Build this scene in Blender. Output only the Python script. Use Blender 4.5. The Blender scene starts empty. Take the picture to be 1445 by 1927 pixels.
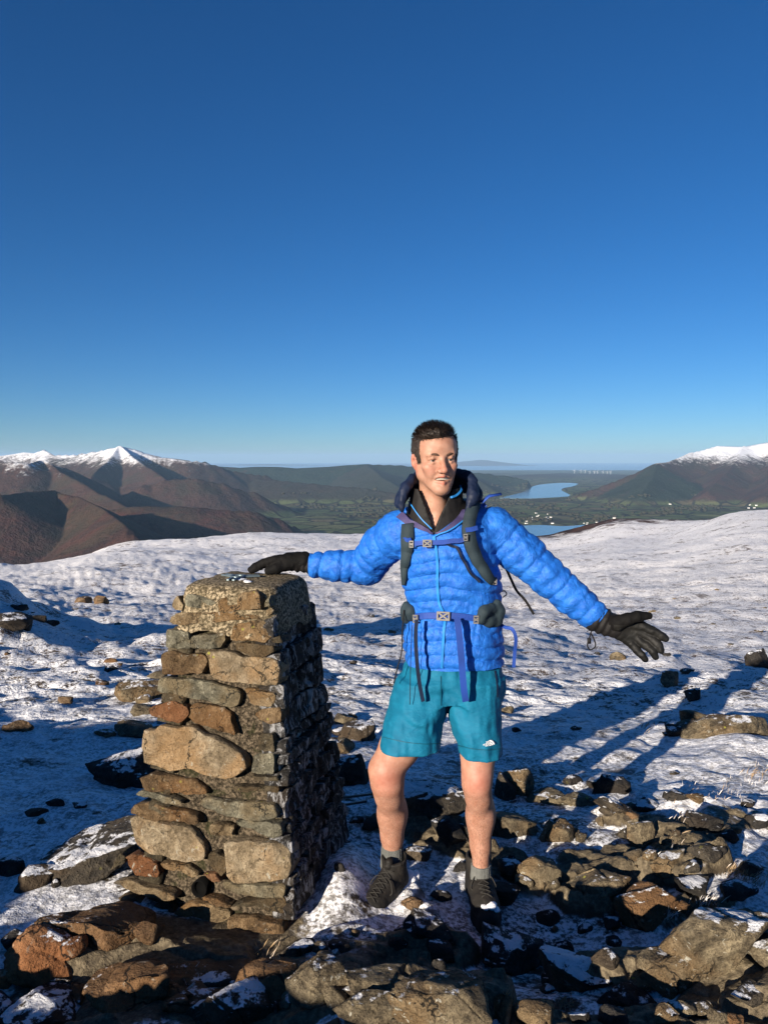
import bpy, math, random
import numpy as np
from mathutils import Vector, Matrix
from mathutils.bvhtree import BVHTree
R = math.radians
scene = bpy.context.scene
COL = scene.collection

# ------------------------------------------------------------------ camera, sky, sun, exposure
CAM_H, PITCH, FPX, CX, CY = 1.68, R(4.15), 1400.0, 722.5, 963.5
cd = bpy.data.cameras.new('camera'); cam = bpy.data.objects.new('camera', cd); COL.objects.link(cam)
cam.location = (0, 0, CAM_H); cam.rotation_euler = (math.pi/2 - PITCH, 0, 0)
cd.sensor_fit = 'VERTICAL'; cd.sensor_height = 24.0; cd.lens = FPX/1927*24.0
cd.clip_start = 0.05; cd.clip_end = 300000
scene.camera = cam
SUN_AZ, SUN_EL = R(36), R(14.5)       # azimuth: how far the sun stands to the left of straight behind the camera
to_sun = Vector((-math.sin(SUN_AZ)*math.cos(SUN_EL), -math.cos(SUN_AZ)*math.cos(SUN_EL), math.sin(SUN_EL)))
world = bpy.data.worlds.new('World'); scene.world = world; world.use_nodes = True
wn = world.node_tree; bg = wn.nodes['Background']
sky = wn.nodes.new('ShaderNodeTexSky'); sky.sky_type = 'NISHITA'; sky.sun_disc = False
sky.sun_elevation = SUN_EL; sky.sun_rotation = math.atan2(to_sun.x, to_sun.y)
sky.altitude = 600; sky.air_density = 0.85; sky.dust_density = 0.0; sky.ozone_density = 5.0
hs = wn.nodes.new('ShaderNodeHueSaturation'); hs.inputs['Saturation'].default_value = 1.10; hs.inputs['Value'].default_value = 0.92
tint = wn.nodes.new('ShaderNodeMix'); tint.data_type = 'RGBA'; tint.blend_type = 'MULTIPLY'; tint.inputs[0].default_value = 1.0
tint.inputs[7].default_value = (0.86, 1.0, 1.14, 1)
wn.links.new(sky.outputs[0], tint.inputs[6]); wn.links.new(tint.outputs[2], hs.inputs['Color']); wn.links.new(hs.outputs[0], bg.inputs['Color'])
bg.inputs['Strength'].default_value = 0.05
sl = bpy.data.lights.new('sun', 'SUN'); sun = bpy.data.objects.new('sun', sl); COL.objects.link(sun)
sl.energy = 5.0; sl.angle = R(0.5); sl.color = (1.0, 0.88, 0.73)
sun.rotation_euler = to_sun.to_track_quat('Z', 'Y').to_euler()
scene.view_settings.view_transform = 'Standard'; scene.view_settings.look = 'None'
scene.view_settings.gamma = 1.0; scene.view_settings.use_curve_mapping = False
scene.view_settings.exposure = 0.95
scene.cycles.max_bounces = 6; scene.cycles.volume_bounces = 1
scene.cycles.use_denoising = True

# ------------------------------------------------------------------ measuring helpers
def ray(px, py):
    a = (px-CX)/FPX; b = -(py-CY)/FPX
    return np.array([a, math.cos(PITCH)+b*math.sin(PITCH), -math.sin(PITCH)+b*math.cos(PITCH)])
def W(px, py, Y):
    d = ray(px, py); t = Y/d[1]
    return np.array([0, 0, CAM_H]) + d*t
CAMP = np.array([0, 0, CAM_H])

# ------------------------------------------------------------------ noise
def _h(ix, iy, iz, s):
    u = np.uint32
    n = np.asarray(ix).astype(np.int32).astype(u)*u(374761393) + np.asarray(iy).astype(np.int32).astype(u)*u(668265263) + np.asarray(iz).astype(np.int32).astype(u)*u(2147483645) + u((s*1274126177) & 0xffffffff)
    n = (n ^ (n >> u(13)))*u(1274126177); n = (n ^ (n >> u(16)))*u(2246822519)
    return ((n ^ (n >> u(15))) & u(0xffff)).astype(np.float32)/np.float32(32767.5) - np.float32(1.0)
def vn2(x, y, s=0):
    ix = np.floor(x); iy = np.floor(y); fx = (x-ix).astype(np.float32); fy = (y-iy).astype(np.float32)
    z = np.zeros_like(ix); u = fx*fx*fx*(fx*(fx*6-15)+10); v = fy*fy*fy*(fy*(fy*6-15)+10)
    a = _h(ix, iy, z, s); b = _h(ix+1, iy, z, s); c = _h(ix, iy+1, z, s); d = _h(ix+1, iy+1, z, s)
    return (a+(b-a)*u) + ((c+(d-c)*u) - (a+(b-a)*u))*v
def fbm2(x, y, o=4, s=0, g=0.5, ridged=False):
    r = np.zeros(np.broadcast(x, y).shape, np.float32); a = 1.0; t = 0
    for k in range(o):
        c, sn = math.cos(0.6*k+0.3), math.sin(0.6*k+0.3)
        n = vn2((x*c-y*sn)*2**k+17.3*k, (x*sn+y*c)*2**k-9.1*k, s+k)
        if ridged: n = 1-2*np.abs(n)
        r += a*n; t += a; a *= g
    return r/t
def vn3(p, s=0):
    i = np.floor(p); f = (p-i).astype(np.float32); u = f*f*f*(f*(f*6-15)+10)
    x, y, z = i[..., 0], i[..., 1], i[..., 2]
    def L(dy, dz):
        a = _h(x, y+dy, z+dz, s); b = _h(x+1, y+dy, z+dz, s); return a+(b-a)*u[..., 0]
    def P(dz):
        a = L(0, dz); b = L(1, dz); return a+(b-a)*u[..., 1]
    a = P(0); b = P(1); return a+(b-a)*u[..., 2]
def fbm3(p, o=4, s=0, g=0.5):
    r = 0; a = 1.0; t = 0
    for k in range(o):
        r = r + a*vn3(p*2**k+13.7*k, s+k); t += a; a *= g
    return r/t
def sstep(a, b, x):
    t = np.clip((x-a)/(b-a), 0, 1); return t*t*(3-2*t)

# ------------------------------------------------------------------ object helpers
def mesh_data(name, verts, faces, mat=None, smooth=True):
    me = bpy.data.meshes.new(name)
    verts = np.asarray(verts, np.float32)
    if isinstance(faces, np.ndarray):
        nf, k = faces.shape
        me.vertices.add(len(verts)); me.vertices.foreach_set('co', verts.ravel())
        me.loops.add(nf*k); me.loops.foreach_set('vertex_index', faces.astype(np.int32).ravel())
        me.polygons.add(nf); me.polygons.foreach_set('loop_start', np.arange(0, nf*k, k, dtype=np.int32))
        me.update(calc_edges=True)
    else:
        me.from_pydata([tuple(map(float, v)) for v in verts], [], faces)
    me.polygons.foreach_set('use_smooth', np.full(len(me.polygons), bool(smooth)))
    if mat: me.materials.append(mat)
    me.update(); return me
def wloc(o):
    return np.array(o.location) if o.parent is None else np.array(o.location) + wloc(o.parent)
def obj(name, verts, faces, mat, parent=None, origin=None, smooth=True, flip=False):
    verts = np.asarray(verts, float)
    if flip: faces = faces[:, ::-1] if isinstance(faces, np.ndarray) else [tuple(reversed(f)) for f in faces]
    if origin is None:
        lo, hi = verts.min(0), verts.max(0); origin = np.array([(lo[0]+hi[0])/2, (lo[1]+hi[1])/2, lo[2]])
    origin = np.asarray(origin, float)
    o = bpy.data.objects.new(name, mesh_data(name, verts-origin, faces, mat, smooth)); COL.objects.link(o)
    if parent is not None: o.parent = parent; o.location = origin - wloc(parent)
    else: o.location = origin
    return o
def empty(name, loc):
    o = bpy.data.objects.new(name, None); COL.objects.link(o); o.location = loc; o.empty_display_size = 0.1; return o
def tag(o, label, cat, group=None):
    o['label'] = label; o['category'] = cat
    if group: o['group'] = group
    return o
def struct(o): o['kind'] = 'structure'; return o
def stuff(o, label=None, cat=None):
    o['kind'] = 'stuff'
    if label: o['label'] = label; o['category'] = cat
    return o
class MB:                       # collects pieces of one mesh
    def __init__(s): s.v = []; s.f = []; s.n = 0
    def add(s, v, f):
        v = np.asarray(v, float); s.v.append(v); s.f += [tuple(int(i)+s.n for i in q) for q in f]; s.n += len(v)
    def build(s, name, mat, parent=None, origin=None, smooth=True): return obj(name, np.vstack(s.v), s.f, mat, parent, origin, smooth)
def box(c, sx, sy, sz, M=None):
    v = np.array([[x, y, z] for z in (-1, 1) for y in (-1, 1) for x in (-1, 1)], float)*np.array([sx, sy, sz])/2
    if M is not None: v = v @ np.asarray(M, float).T
    return v+np.asarray(c, float), [(0, 2, 3, 1), (4, 5, 7, 6), (0, 1, 5, 4), (1, 3, 7, 5), (3, 2, 6, 7), (2, 0, 4, 6)]
def tube(path, radii, n=8, cap=True):
    path = np.asarray(path, float); k = len(path); radii = np.broadcast_to(np.asarray(radii, float), (k,))
    t = np.gradient(path, axis=0); t /= np.linalg.norm(t, axis=1)[:, None]+1e-9
    ref = np.array([0.13, 0.97, 0.21]); v = []
    for i in range(k):
        if abs(t[i] @ ref) > 0.95: ref = np.array([1., 0, 0.1])
        a = np.cross(t[i], ref); a /= np.linalg.norm(a); b = np.cross(t[i], a)
        for j in range(n):
            w = 2*math.pi*j/n; v.append(path[i]+radii[i]*(a*math.cos(w)+b*math.sin(w)))
    f = [(i*n+j, i*n+(j+1) % n, (i+1)*n+(j+1) % n, (i+1)*n+j) for i in range(k-1) for j in range(n)]
    if cap: f += [tuple(reversed(range(n))), tuple(range((k-1)*n, k*n))]
    return np.array(v), f
def spline(pts, n=8):
    p = np.asarray(pts, float); p = np.vstack([2*p[0]-p[1], p, 2*p[-1]-p[-2]]); out = []
    for i in range(1, len(p)-2):
        for k in range(n):
            t = k/n
            out.append(0.5*((2*p[i])+(-p[i-1]+p[i+1])*t+(2*p[i-1]-5*p[i]+4*p[i+1]-p[i+2])*t*t+(-p[i-1]+3*p[i]-3*p[i+1]+p[i+2])*t**3))
    out.append(p[-2]); return np.array(out)
def ribbon(P, Nn, width, thick):
    P = np.asarray(P, float); Nn = np.asarray(Nn, float); k = len(P)
    width = np.broadcast_to(np.asarray(width, float), (k,))
    t = np.gradient(P, axis=0); t /= np.linalg.norm(t, axis=1)[:, None]+1e-9
    s = np.cross(t, Nn); s /= np.linalg.norm(s, axis=1)[:, None]+1e-9; Nn = np.cross(s, t)
    v = []
    for i in range(k):
        a = s[i]*width[i]/2; b = Nn[i]*thick
        v += [P[i]-a, P[i]+a, P[i]+a*0.97+b, P[i]-a*0.97+b]
    f = [(i*4+j, i*4+(j+1) % 4, i*4+4+(j+1) % 4, i*4+4+j) for i in range(k-1) for j in range(4)]
    f += [(3, 2, 1, 0), tuple(range(4*k-4, 4*k))]
    return np.array(v), f

# ------------------------------------------------------------------ material helpers
class NT:
    def __init__(s, name):
        s.m = bpy.data.materials.new(name); s.m.use_nodes = True; s.t = s.m.node_tree
        s.b = s.t.nodes['Principled BSDF']; s.pos = s.n('ShaderNodeNewGeometry')
    def n(s, typ, **kw):
        o = s.t.nodes.new(typ)
        for k, v in kw.items(): setattr(o, k, v)
        return o
    def set(s, inp, v):
        if hasattr(v, 'is_linked') or isinstance(v, bpy.types.NodeSocket): s.t.links.new(v, inp)
        else:
            if isinstance(v, tuple) and len(v) == 3 and inp.type == 'RGBA': v = (*v, 1)
            inp.default_value = v
    def P(s): return s.pos.outputs['Position']
    def noise(s, scale, detail=4, rough=0.6, vec=None, dist=0.0, out='Fac'):
        o = s.n('ShaderNodeTexNoise'); s.set(o.inputs['Vector'], vec or s.P())
        o.inputs['Scale'].default_value = scale; o.inputs['Detail'].default_value = detail
        o.inputs['Roughness'].default_value = rough; o.inputs['Distortion'].default_value = dist
        return o.outputs[out]
    def vor(s, scale, feature='F1', vec=None, out='Distance', rnd=1.0):
        o = s.n('ShaderNodeTexVoronoi', feature=feature); s.set(o.inputs['Vector'], vec or s.P())
        o.inputs['Scale'].default_value = scale; o.inputs['Randomness'].default_value = rnd
        return o.outputs[out]
    def scale(s, v):
        o = s.n('ShaderNodeMapping'); s.set(o.inputs['Vector'], s.P()); o.inputs['Scale'].default_value = v
        return o.outputs[0]
    def rot(s, v, r):
        o = s.n('ShaderNodeMapping'); s.set(o.inputs['Vector'], s.P()); o.inputs['Scale'].default_value = v; o.inputs['Rotation'].default_value = r
        return o.outputs[0]
    def ramp(s, fac, stops, interp='LINEAR'):
        o = s.n('ShaderNodeValToRGB'); s.set(o.inputs[0], fac); cr = o.color_ramp; cr.interpolation = interp
        while len(cr.elements) < len(stops): cr.elements.new(0.5)
        for e, (p, c) in zip(cr.elements, stops):
            e.position = p; e.color = (*c, 1) if isinstance(c, tuple) else (c, c, c, 1)
        return o.outputs[0]
    def mix(s, fac, a, b, mode='MIX'):
        o = s.n('ShaderNodeMix', data_type='RGBA', blend_type=mode); s.set(o.inputs[0], fac); s.set(o.inputs[6], a); s.set(o.inputs[7], b)
        return o.outputs[2]
    def math(s, op, a, b=0.0, c=None):
        o = s.n('ShaderNodeMath', operation=op); s.set(o.inputs[0], a); s.set(o.inputs[1], b)
        if c is not None: s.set(o.inputs[2], c)
        return o.outputs[0]
    def map(s, v, a, b, c=0.0, d=1.0, smooth=True):
        o = s.n('ShaderNodeMapRange', interpolation_type='SMOOTHSTEP' if smooth else 'LINEAR'); s.set(o.inputs[0], v)
        for i, q in enumerate((a, b, c, d)): o.inputs[i+1].default_value = q
        return o.outputs[0]
    def normal_z(s):
        o = s.n('ShaderNodeSeparateXYZ'); s.set(o.inputs[0], s.pos.outputs['Normal']); return o.outputs[2]
    def pos_sep(s):
        o = s.n('ShaderNodeSeparateXYZ'); s.set(o.inputs[0], s.P()); return o.outputs
    def attr(s, name, out='Color'):
        o = s.n('ShaderNodeAttribute', attribute_name=name); return o.outputs[out]
    def bump(s, h, strength, dist, prev=None):
        o = s.n('ShaderNodeBump'); o.inputs['Strength'].default_value = strength; o.inputs['Distance'].default_value = dist
        s.set(o.inputs['Height'], h)
        if prev is not None: s.set(o.inputs['Normal'], prev)
        return o.outputs[0]
    def out(s, color, rough=0.8, normal=None, spec=0.3, metal=0.0):
        s.set(s.b.inputs['Base Color'], color); s.set(s.b.inputs['Roughness'], rough)
        s.b.inputs['Specular IOR Level'].default_value = spec; s.b.inputs['Metallic'].default_value = metal
        if normal is not None: s.set(s.b.inputs['Normal'], normal)
        return s.m

SNOW = (0.86, 0.87, 0.90)
def rock_mat(name, dark, mid, light, snow=0.0, scale=9.0, lichen=0.25, bump=1.0, frost=0.0):
    t = NT(name)
    n1 = t.noise(scale, 6, 0.65, dist=0.4); n2 = t.noise(scale*5, 5, 0.7); n3 = t.noise(scale*0.35, 3, 0.5)
    f = t.math('ADD', t.math('MULTIPLY', n1, 0.6), t.math('MULTIPLY', n2, 0.4))
    c = t.ramp(f, [(0.38, dark), (0.49, mid), (0.61, light)])
    big = t.noise(scale*0.55, 4, 0.6, dist=0.8); c = t.mix(t.map(big, 0.40, 0.60), t.mix(0.45, c, dark), c)
    c = t.mix(t.map(n3, 0.45, 0.62), c, t.mix(0.55, c, (mid[0]*1.25, mid[1]*0.95, mid[2]*0.65)))
    sp = t.noise(scale*16, 3, 0.7)
    c = t.mix(t.math('MULTIPLY', t.map(sp, 0.54, 0.68), 0.55), c, (dark[0]*0.5, dark[1]*0.5, dark[2]*0.45))
    if lichen:
        lw = t.math('MULTIPLY', t.map(t.noise(scale*3.1, 4, 0.7, dist=0.6), 0.60, 0.66), t.map(t.noise(scale*0.7, 2, 0.5), 0.44, 0.58))
        c = t.mix(t.math('MULTIPLY', lw, lichen*2.4), c, (0.46, 0.44, 0.36))
        ly = t.math('MULTIPLY', t.map(t.vor(scale*1.7), 0.16, 0.10), t.map(t.noise(scale*0.9, 2, 0.5), 0.60, 0.66))
        c = t.mix(t.math('MULTIPLY', ly, lichen*2.5), c, (0.38, 0.36, 0.06))
    cr = t.vor(scale*0.45, 'DISTANCE_TO_EDGE', vec=t.mix(0.10, t.P(), t.noise(scale*0.8, 4, 0.7, out='Color')))
    c = t.mix(t.math('MULTIPLY', t.map(cr, 0.016, 0.004), t.map(n3, 0.42, 0.55)), c, (dark[0]*0.4, dark[1]*0.4, dark[2]*0.4))
    nm = t.bump(n2, 1.0*bump, 0.024); nm = t.bump(n1, 0.9*bump, 0.04, nm)
    nm = t.bump(t.map(cr, 0.0, 0.03), 0.25*bump, 0.008, nm)
    rough = 0.85
    if snow > 0:
        k = t.math('ADD', t.math('MULTIPLY', t.normal_z(), 1.0), t.math('MULTIPLY', t.math('SUBTRACT', t.math('ADD', t.math('MULTIPLY', t.noise(6.0, 5, 0.65), 0.6), t.math('MULTIPLY', t.noise(30.0, 5, 0.7), 0.4)), 0.5), 2.6))
        s = t.map(k, 1.18-snow*0.75, 1.30-snow*0.75)
        c = t.mix(s, c, SNOW)
    if frost > 0:
        fz = t.noise(24.0, 6, 0.75, vec=t.scale((1, 1, 0.5)), dist=1.2)
        s = t.map(fz, 0.60-0.12*frost, 0.72-0.12*frost)
        c = t.mix(t.math('MULTIPLY', s, 0.42), c, SNOW)
    return t.out(c, rough, nm, 0.25)
def cloth_mat(name, col, col2=None, rough=0.6, scale=60, spec=0.3, bump=0.3, weave=0.0, sheen=0.0):
    t = NT(name); n = t.noise(scale, 4, 0.6); n0 = t.noise(9, 3, 0.5)
    col2 = col2 or tuple(v*0.75 for v in col)
    c = t.mix(t.map(n0, 0.35, 0.65), col2, col)
    nm = t.bump(n, bump, 0.004)
    if weave: nm = t.bump(t.noise(900, 1, 0.5), weave, 0.0008, nm)
    m = t.out(c, rough, nm, spec); t.b.inputs['Sheen Weight'].default_value = sheen
    return m
# ------------------------------------------------------------------ far terrain: fells, valley, lakes, sea
def ray_to_xy(px, D):           # ground-plan position at forward distance D under a pixel column
    return (px-CX)/FPX*D/math.cos(PITCH)
def crest(lst):                 # (px, py, distance) -> ridge points
    return [W(px, py, D) for px, py, D in lst]
VALLEY = -535.0
RIDGES = [  # points, slope, forest, snow-free brown shift
 (crest([(-420, 905, 3300), (-200, 915, 3400), (0, 932, 3500), (60, 924, 3900), (105, 922, 4100), (150, 934, 3900), (200, 962, 3450), (235, 988, 3050), (270, 1025, 2700)]), 0.60, 0, 0.7),
 (crest([(-400, 850, 6800), (-150, 862, 6400), (0, 868, 6200), (50, 872, 6100), (82, 864, 6500), (110, 884, 6200), (150, 905, 5800), (200, 932, 5300), (245, 958, 4800)]), 0.56, 0, 0.5),
 (crest([(-500, 835, 10500), (-200, 850, 10200), (-40, 858, 10000), (0, 855, 10000), (45, 849, 10000), (68, 851, 10000), (84, 846, 9900), (104, 856, 9700), (150, 855, 9500), (185, 848, 9400), (208, 842, 9300), (228, 840, 9300), (246, 844, 9300), (268, 852, 9300), (300, 860, 9300), (350, 866, 9300), (378, 868, 9400), (410, 876, 9500), (450, 886, 9700), (500, 893, 9900)]), 0.50, 0, 0.3),
 (crest([(225, 839, 9300), (200, 870, 8500), (170, 900, 7700)]), 0.50, 0, 0.4),
 (crest([(225, 839, 9300), (245, 856, 8900), (285, 884, 8200), (330, 912, 7500)]), 0.55, 0, 0.4),
 (crest([(225, 930, 6600), (270, 912, 6700), (310, 902, 6800), (370, 899, 6900), (420, 908, 7000), (480, 925, 7100), (530, 948, 7200), (552, 966, 7250)]), 0.45, 0, 0.45),
 (crest([(180, 965, 4700), (260, 952, 4700), (350, 953, 4750), (430, 961, 4800), (490, 975, 4900), (530, 992, 5000), (560, 1015, 5100)]), 0.40, 0, 0.9),
 (crest([(380, 876, 12600), (450, 880, 12600), (485, 878, 12600), (520, 878, 12600), (560, 881, 12600), (620, 878, 12600), (690, 873, 12600), (740, 875, 12800), (800, 880, 13000), (860, 885, 13200), (920, 890, 13400), (965, 897, 13300), (1000, 906, 13000), (1020, 916, 12700)]), 0.30, 1, 0),
 (crest([(420, 897, 9800), (520, 903, 9600), (600, 910, 9400), (690, 918, 9200), (770, 932, 9000), (840, 945, 8800)]), 0.30, 0.5, 0.55),
 (crest([(690, 873, 12600), (720, 900, 10800), (760, 922, 9600)]), 0.3, 0.7, 0.2),
 (crest([(860, 885, 13200), (900, 905, 11600), (930, 925, 10600)]), 0.3, 0.7, 0.2),
 (crest([(1085, 938, 9500), (1130, 919, 9700), (1180, 895, 9900), (1234, 871, 10000), (1256, 869, 10300), (1300, 851, 11000), (1355, 838, 11400), (1400, 839, 11400), (1445, 831, 11400), (1600, 815, 11000), (1900, 822, 10500)]), 0.46, 0.0, 0.5),
 (crest([(1234, 871, 10000), (1225, 905, 9100), (1205, 935, 8500)]), 0.42, 0.9, 0.3),
 (crest([(1400, 839, 11400), (1370, 885, 9800), (1330, 925, 8700)]), 0.45, 0.0, 0.6),
 (crest([(1520, 822, 11000), (1470, 890, 9000), (1440, 930, 8200)]), 0.45, 0.0, 0.6),
 (crest([(830, 880, 62000), (860, 872, 62000), (885, 866, 62000), (907, 864, 62000), (930, 869, 62000), (965, 874, 62000), (1050, 876, 63000), (1120, 874, 63000), (1200, 875, 63000), (1400, 874, 63000)]), 0.12, 0.0, 0),
 (crest([(380, 874, 62000), (500, 872, 62000), (620, 874, 62000), (760, 873, 62000)]), 0.12, 0.0, 0),
 (crest([(1000, 893, 20000), (1060, 890, 24000), (1150, 892, 22000), (1230, 896, 18000)]), 0.05, 0.3, 0.2),
 (crest([(870, 893, 22000), (950, 890, 26000), (1030, 891, 27000)]), 0.05, 0.3, 0.2),
]
LAKE1 = [(940, 937), (968, 930), (985, 925), (1000, 916), (1022, 911), (1060, 908.5), (1086, 910), (1078, 915), (1062, 918), (1056, 922), (1068, 929), (1074, 933), (1055, 935), (1000, 937.5)]
LAKE2 = [(930, 1012), (930, 992), (985, 989), (1020, 988), (1060, 990), (1110, 987), (1124, 989), (1105, 993), (1080, 999), (1060, 1010), (1000, 1020)]
def on_plane(px, py, z):
    d = ray(px, py); t = (z-CAM_H)/d[2]; return CAMP+d*t
LZ = VALLEY+6
lake_pts = [[on_plane(px, py, LZ) for px, py in L] for L in (LAKE1, LAKE2)]
def in_poly(x, y, poly):
    c = np.zeros(x.shape, bool); n = len(poly)
    for i in range(n):
        x1, y1 = poly[i][:2]; x2, y2 = poly[(i+1) % n][:2]
        k = ((y1 > y) != (y2 > y)); xi = (x2-x1)*(y-y1)/(y2-y1+1e-9)+x1
        c ^= k & (x < xi)
    return c
az = np.concatenate([np.linspace(-62, -29, 34, endpoint=False), np.linspace(-29, 29, 600), np.linspace(29, 62, 34)[1:]])*math.pi/180
rr = np.concatenate([np.exp(np.linspace(math.log(450), math.log(3000), 40, endpoint=False)), np.exp(np.linspace(math.log(3000), math.log(15000), 260, endpoint=False)), np.exp(np.linspace(math.log(15000), math.log(90000), 50))])
A, Dd = np.meshgrid(az, rr, indexing='ij')
FX = (np.tan(A)*Dd); FY = Dd.copy()
base = np.where(FY < 15000, VALLEY, VALLEY-(FY-15000)/20000*70)
base = np.where(FY > 39000, -640, base)
n_big = fbm2(FX/2600, FY/2600, 4, 3); n_r = fbm2(FX/900, FY/900, 5, 11, 0.55, True); n_f = fbm2(FX/260, FY/260, 3, 21)
wx = FX+220*fbm2(FX/1100, FY/1100, 3, 31); wy = FY+220*fbm2(FX/1100+7, FY/1100, 3, 41)
Zf = base + np.where(FY < 36000, 7*n_f+6*n_big, 0)
forest = np.zeros_like(Zf); brown = np.zeros_like(Zf)
for pts, slope, fo, br in RIDGES:
    pts = np.array(pts); best = np.full(Zf.shape, -1e9)
    far = pts[:, 1].mean() > 15000
    qx, qy = (FX, FY) if far else (wx, wy)
    lo = pts.min(0)-np.array([2600, 2600, 0])*(6 if far else 1); hi = pts.max(0)+np.array([2600, 2600, 0])*(6 if far else 1)
    m = (FX > lo[0]) & (FX < hi[0]) & (FY > lo[1]) & (FY < hi[1])
    x, y, bz, fx, fy = qx[m], qy[m], base[m], FX[m], FY[m]
    hb = np.full(x.shape, -1e9)
    for i in range(len(pts)-1):
        a, b = pts[i], pts[i+1]; ab = b[:2]-a[:2]; L2 = ab @ ab
        t = np.clip(((x-a[0])*ab[0]+(y-a[1])*ab[1])/L2, 0, 1)
        d = np.hypot(x-a[0]-t*ab[0], y-a[1]-t*ab[1])
        d0 = np.hypot(fx-a[0]-np.clip(((fx-a[0])*ab[0]+(fy-a[1])*ab[1])/L2, 0, 1)*ab[0], fy-a[1]-np.clip(((fx-a[0])*ab[0]+(fy-a[1])*ab[1])/L2, 0, 1)*ab[1])
        zr = a[2]+(b[2]-a[2])*t
        k = np.clip(d0/500, 0.0, 1); d = d0*(1-k)+d*k
        hgt = np.maximum(zr-bz, 1); w = hgt/slope
        q = np.clip(d/w, 0, 1.6)
        prof = np.where(q < 1, np.clip(1-q, 0, 1)**1.25, 0)
        rid = 0.17*hgt*n_r[m]*np.clip(q*2.4, 0.02, 1)*np.clip(1-q, 0, 1)
        if far: rid = 0
        hb = np.maximum(hb, bz+hgt*prof+rid)
    cur = Zf[m]; up = hb > cur
    Zf[m] = np.maximum(cur, hb)
    f_, b_ = forest[m], brown[m]
    wgt = np.clip((hb-bz)/60, 0, 1)
    f_[up] = (fo*wgt)[up]; b_[up] = (br*wgt)[up]
    forest[m] = f_; brown[m] = b_
Zf = np.where(FY < 1500, np.minimum(Zf, -300), Zf)
for poly in lake_pts:
    Zf = np.where(in_poly(FX, FY, poly), np.minimum(Zf, LZ-12), Zf)
ni, nj = Zf.shape
idx = np.arange(ni*nj).reshape(ni, nj)
faces = np.stack([idx[:-1, :-1], idx[1:, :-1], idx[1:, 1:], idx[:-1, 1:]], -1).reshape(-1, 4)
verts = np.stack([FX, FY, Zf], -1).reshape(-1, 3)
t = NT('fell_side')
cc = t.n('ShaderNodeSeparateColor'); t.set(cc.inputs[0], t.attr('cover'))
fo, br, va = cc.outputs[0], cc.outputs[1], cc.outputs[2]
nA = t.noise(0.0011, 5, 0.6); nB = t.noise(0.006, 6, 0.7); nC = t.noise(0.028, 4, 0.7)
grass = t.mix(t.map(nA, 0.4, 0.6), (0.048, 0.035, 0.026), (0.072, 0.043, 0.032))
heather = t.mix(t.map(nB, 0.35, 0.65), (0.030, 0.017, 0.016), (0.090, 0.038, 0.027))
c = t.mix(t.math('MULTIPLY', br, 1.0), grass, heather)
c = t.mix(t.map(nC, 0.52, 0.70), c, t.mix(0.35, c, (0.018, 0.016, 0.018)))
c = t.mix(t.math('MULTIPLY', t.map(nB, 0.54, 0.64), 0.65), c, (0.025, 0.022, 0.022))
c = t.mix(t.math('MULTIPLY', t.map(t.noise(0.0022, 5, 0.65, dist=0.5), 0.46, 0.60), 0.5), c, (0.038, 0.039, 0.024))
c = t.mix(t.math('MULTIPLY', fo, t.map(nB, 0.30, 0.45)), c, t.mix(t.map(nC, 0.3, 0.7), (0.012, 0.022, 0.016), (0.03, 0.042, 0.026)))
fc = t.vor(0.0042, vec=t.scale((1, 0.8, 0)), out='Color'); fs = t.n('ShaderNodeSeparateColor'); t.set(fs.inputs[0], fc)
field = t.ramp(fs.outputs[0], [(0.0, (0.065, 0.085, 0.035)), (0.35, (0.105, 0.130, 0.050)), (0.6, (0.13, 0.105, 0.060)), (0.8, (0.080, 0.105, 0.042)), (1.0, (0.14, 0.155, 0.068))])
edge = t.vor(0.0042, 'DISTANCE_TO_EDGE', vec=t.scale((1, 0.8, 0)))
field = t.mix(t.map(edge, 0.08, 0.03), field, (0.022, 0.022, 0.014))
field = t.mix(t.map(t.noise(0.0016, 5, 0.65), 0.53, 0.61), field, (0.042, 0.036, 0.024))
c = t.mix(va, c, field)
zz = t.pos_sep()[2]
snow_f = t.math('ADD', zz, t.math('ADD', t.math('MULTIPLY', t.math('SUBTRACT', nB, 0.5), 420.0), t.math('MULTIPLY', t.math('SUBTRACT', nC, 0.5), 300.0)))
sn = t.map(snow_f, -95.0, 85.0)
c = t.mix(t.math('MULTIPLY', sn, t.map(t.pos_sep()[1], 30000, 40000, 1, 0)), c, SNOW)
nm = t.bump(nC, 0.4, 14.0); nm = t.bump(nB, 0.7, 45.0, nm)
m_fell = t.out(c, 0.95, nm, 0.05)
hills = struct(obj('hills', verts, faces, m_fell, origin=(0, 0, 0)))
va_ = ((Zf-base) < 45) & (FY < 40000); vaf = sstep(60, 22, (Zf-base))*(FY < 40000)
ca = hills.data.color_attributes.new('cover', 'FLOAT_COLOR', 'POINT')
ca.data.foreach_set('color', np.stack([forest, brown, vaf, np.ones_like(forest)], -1).astype(np.float32).ravel())
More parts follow.
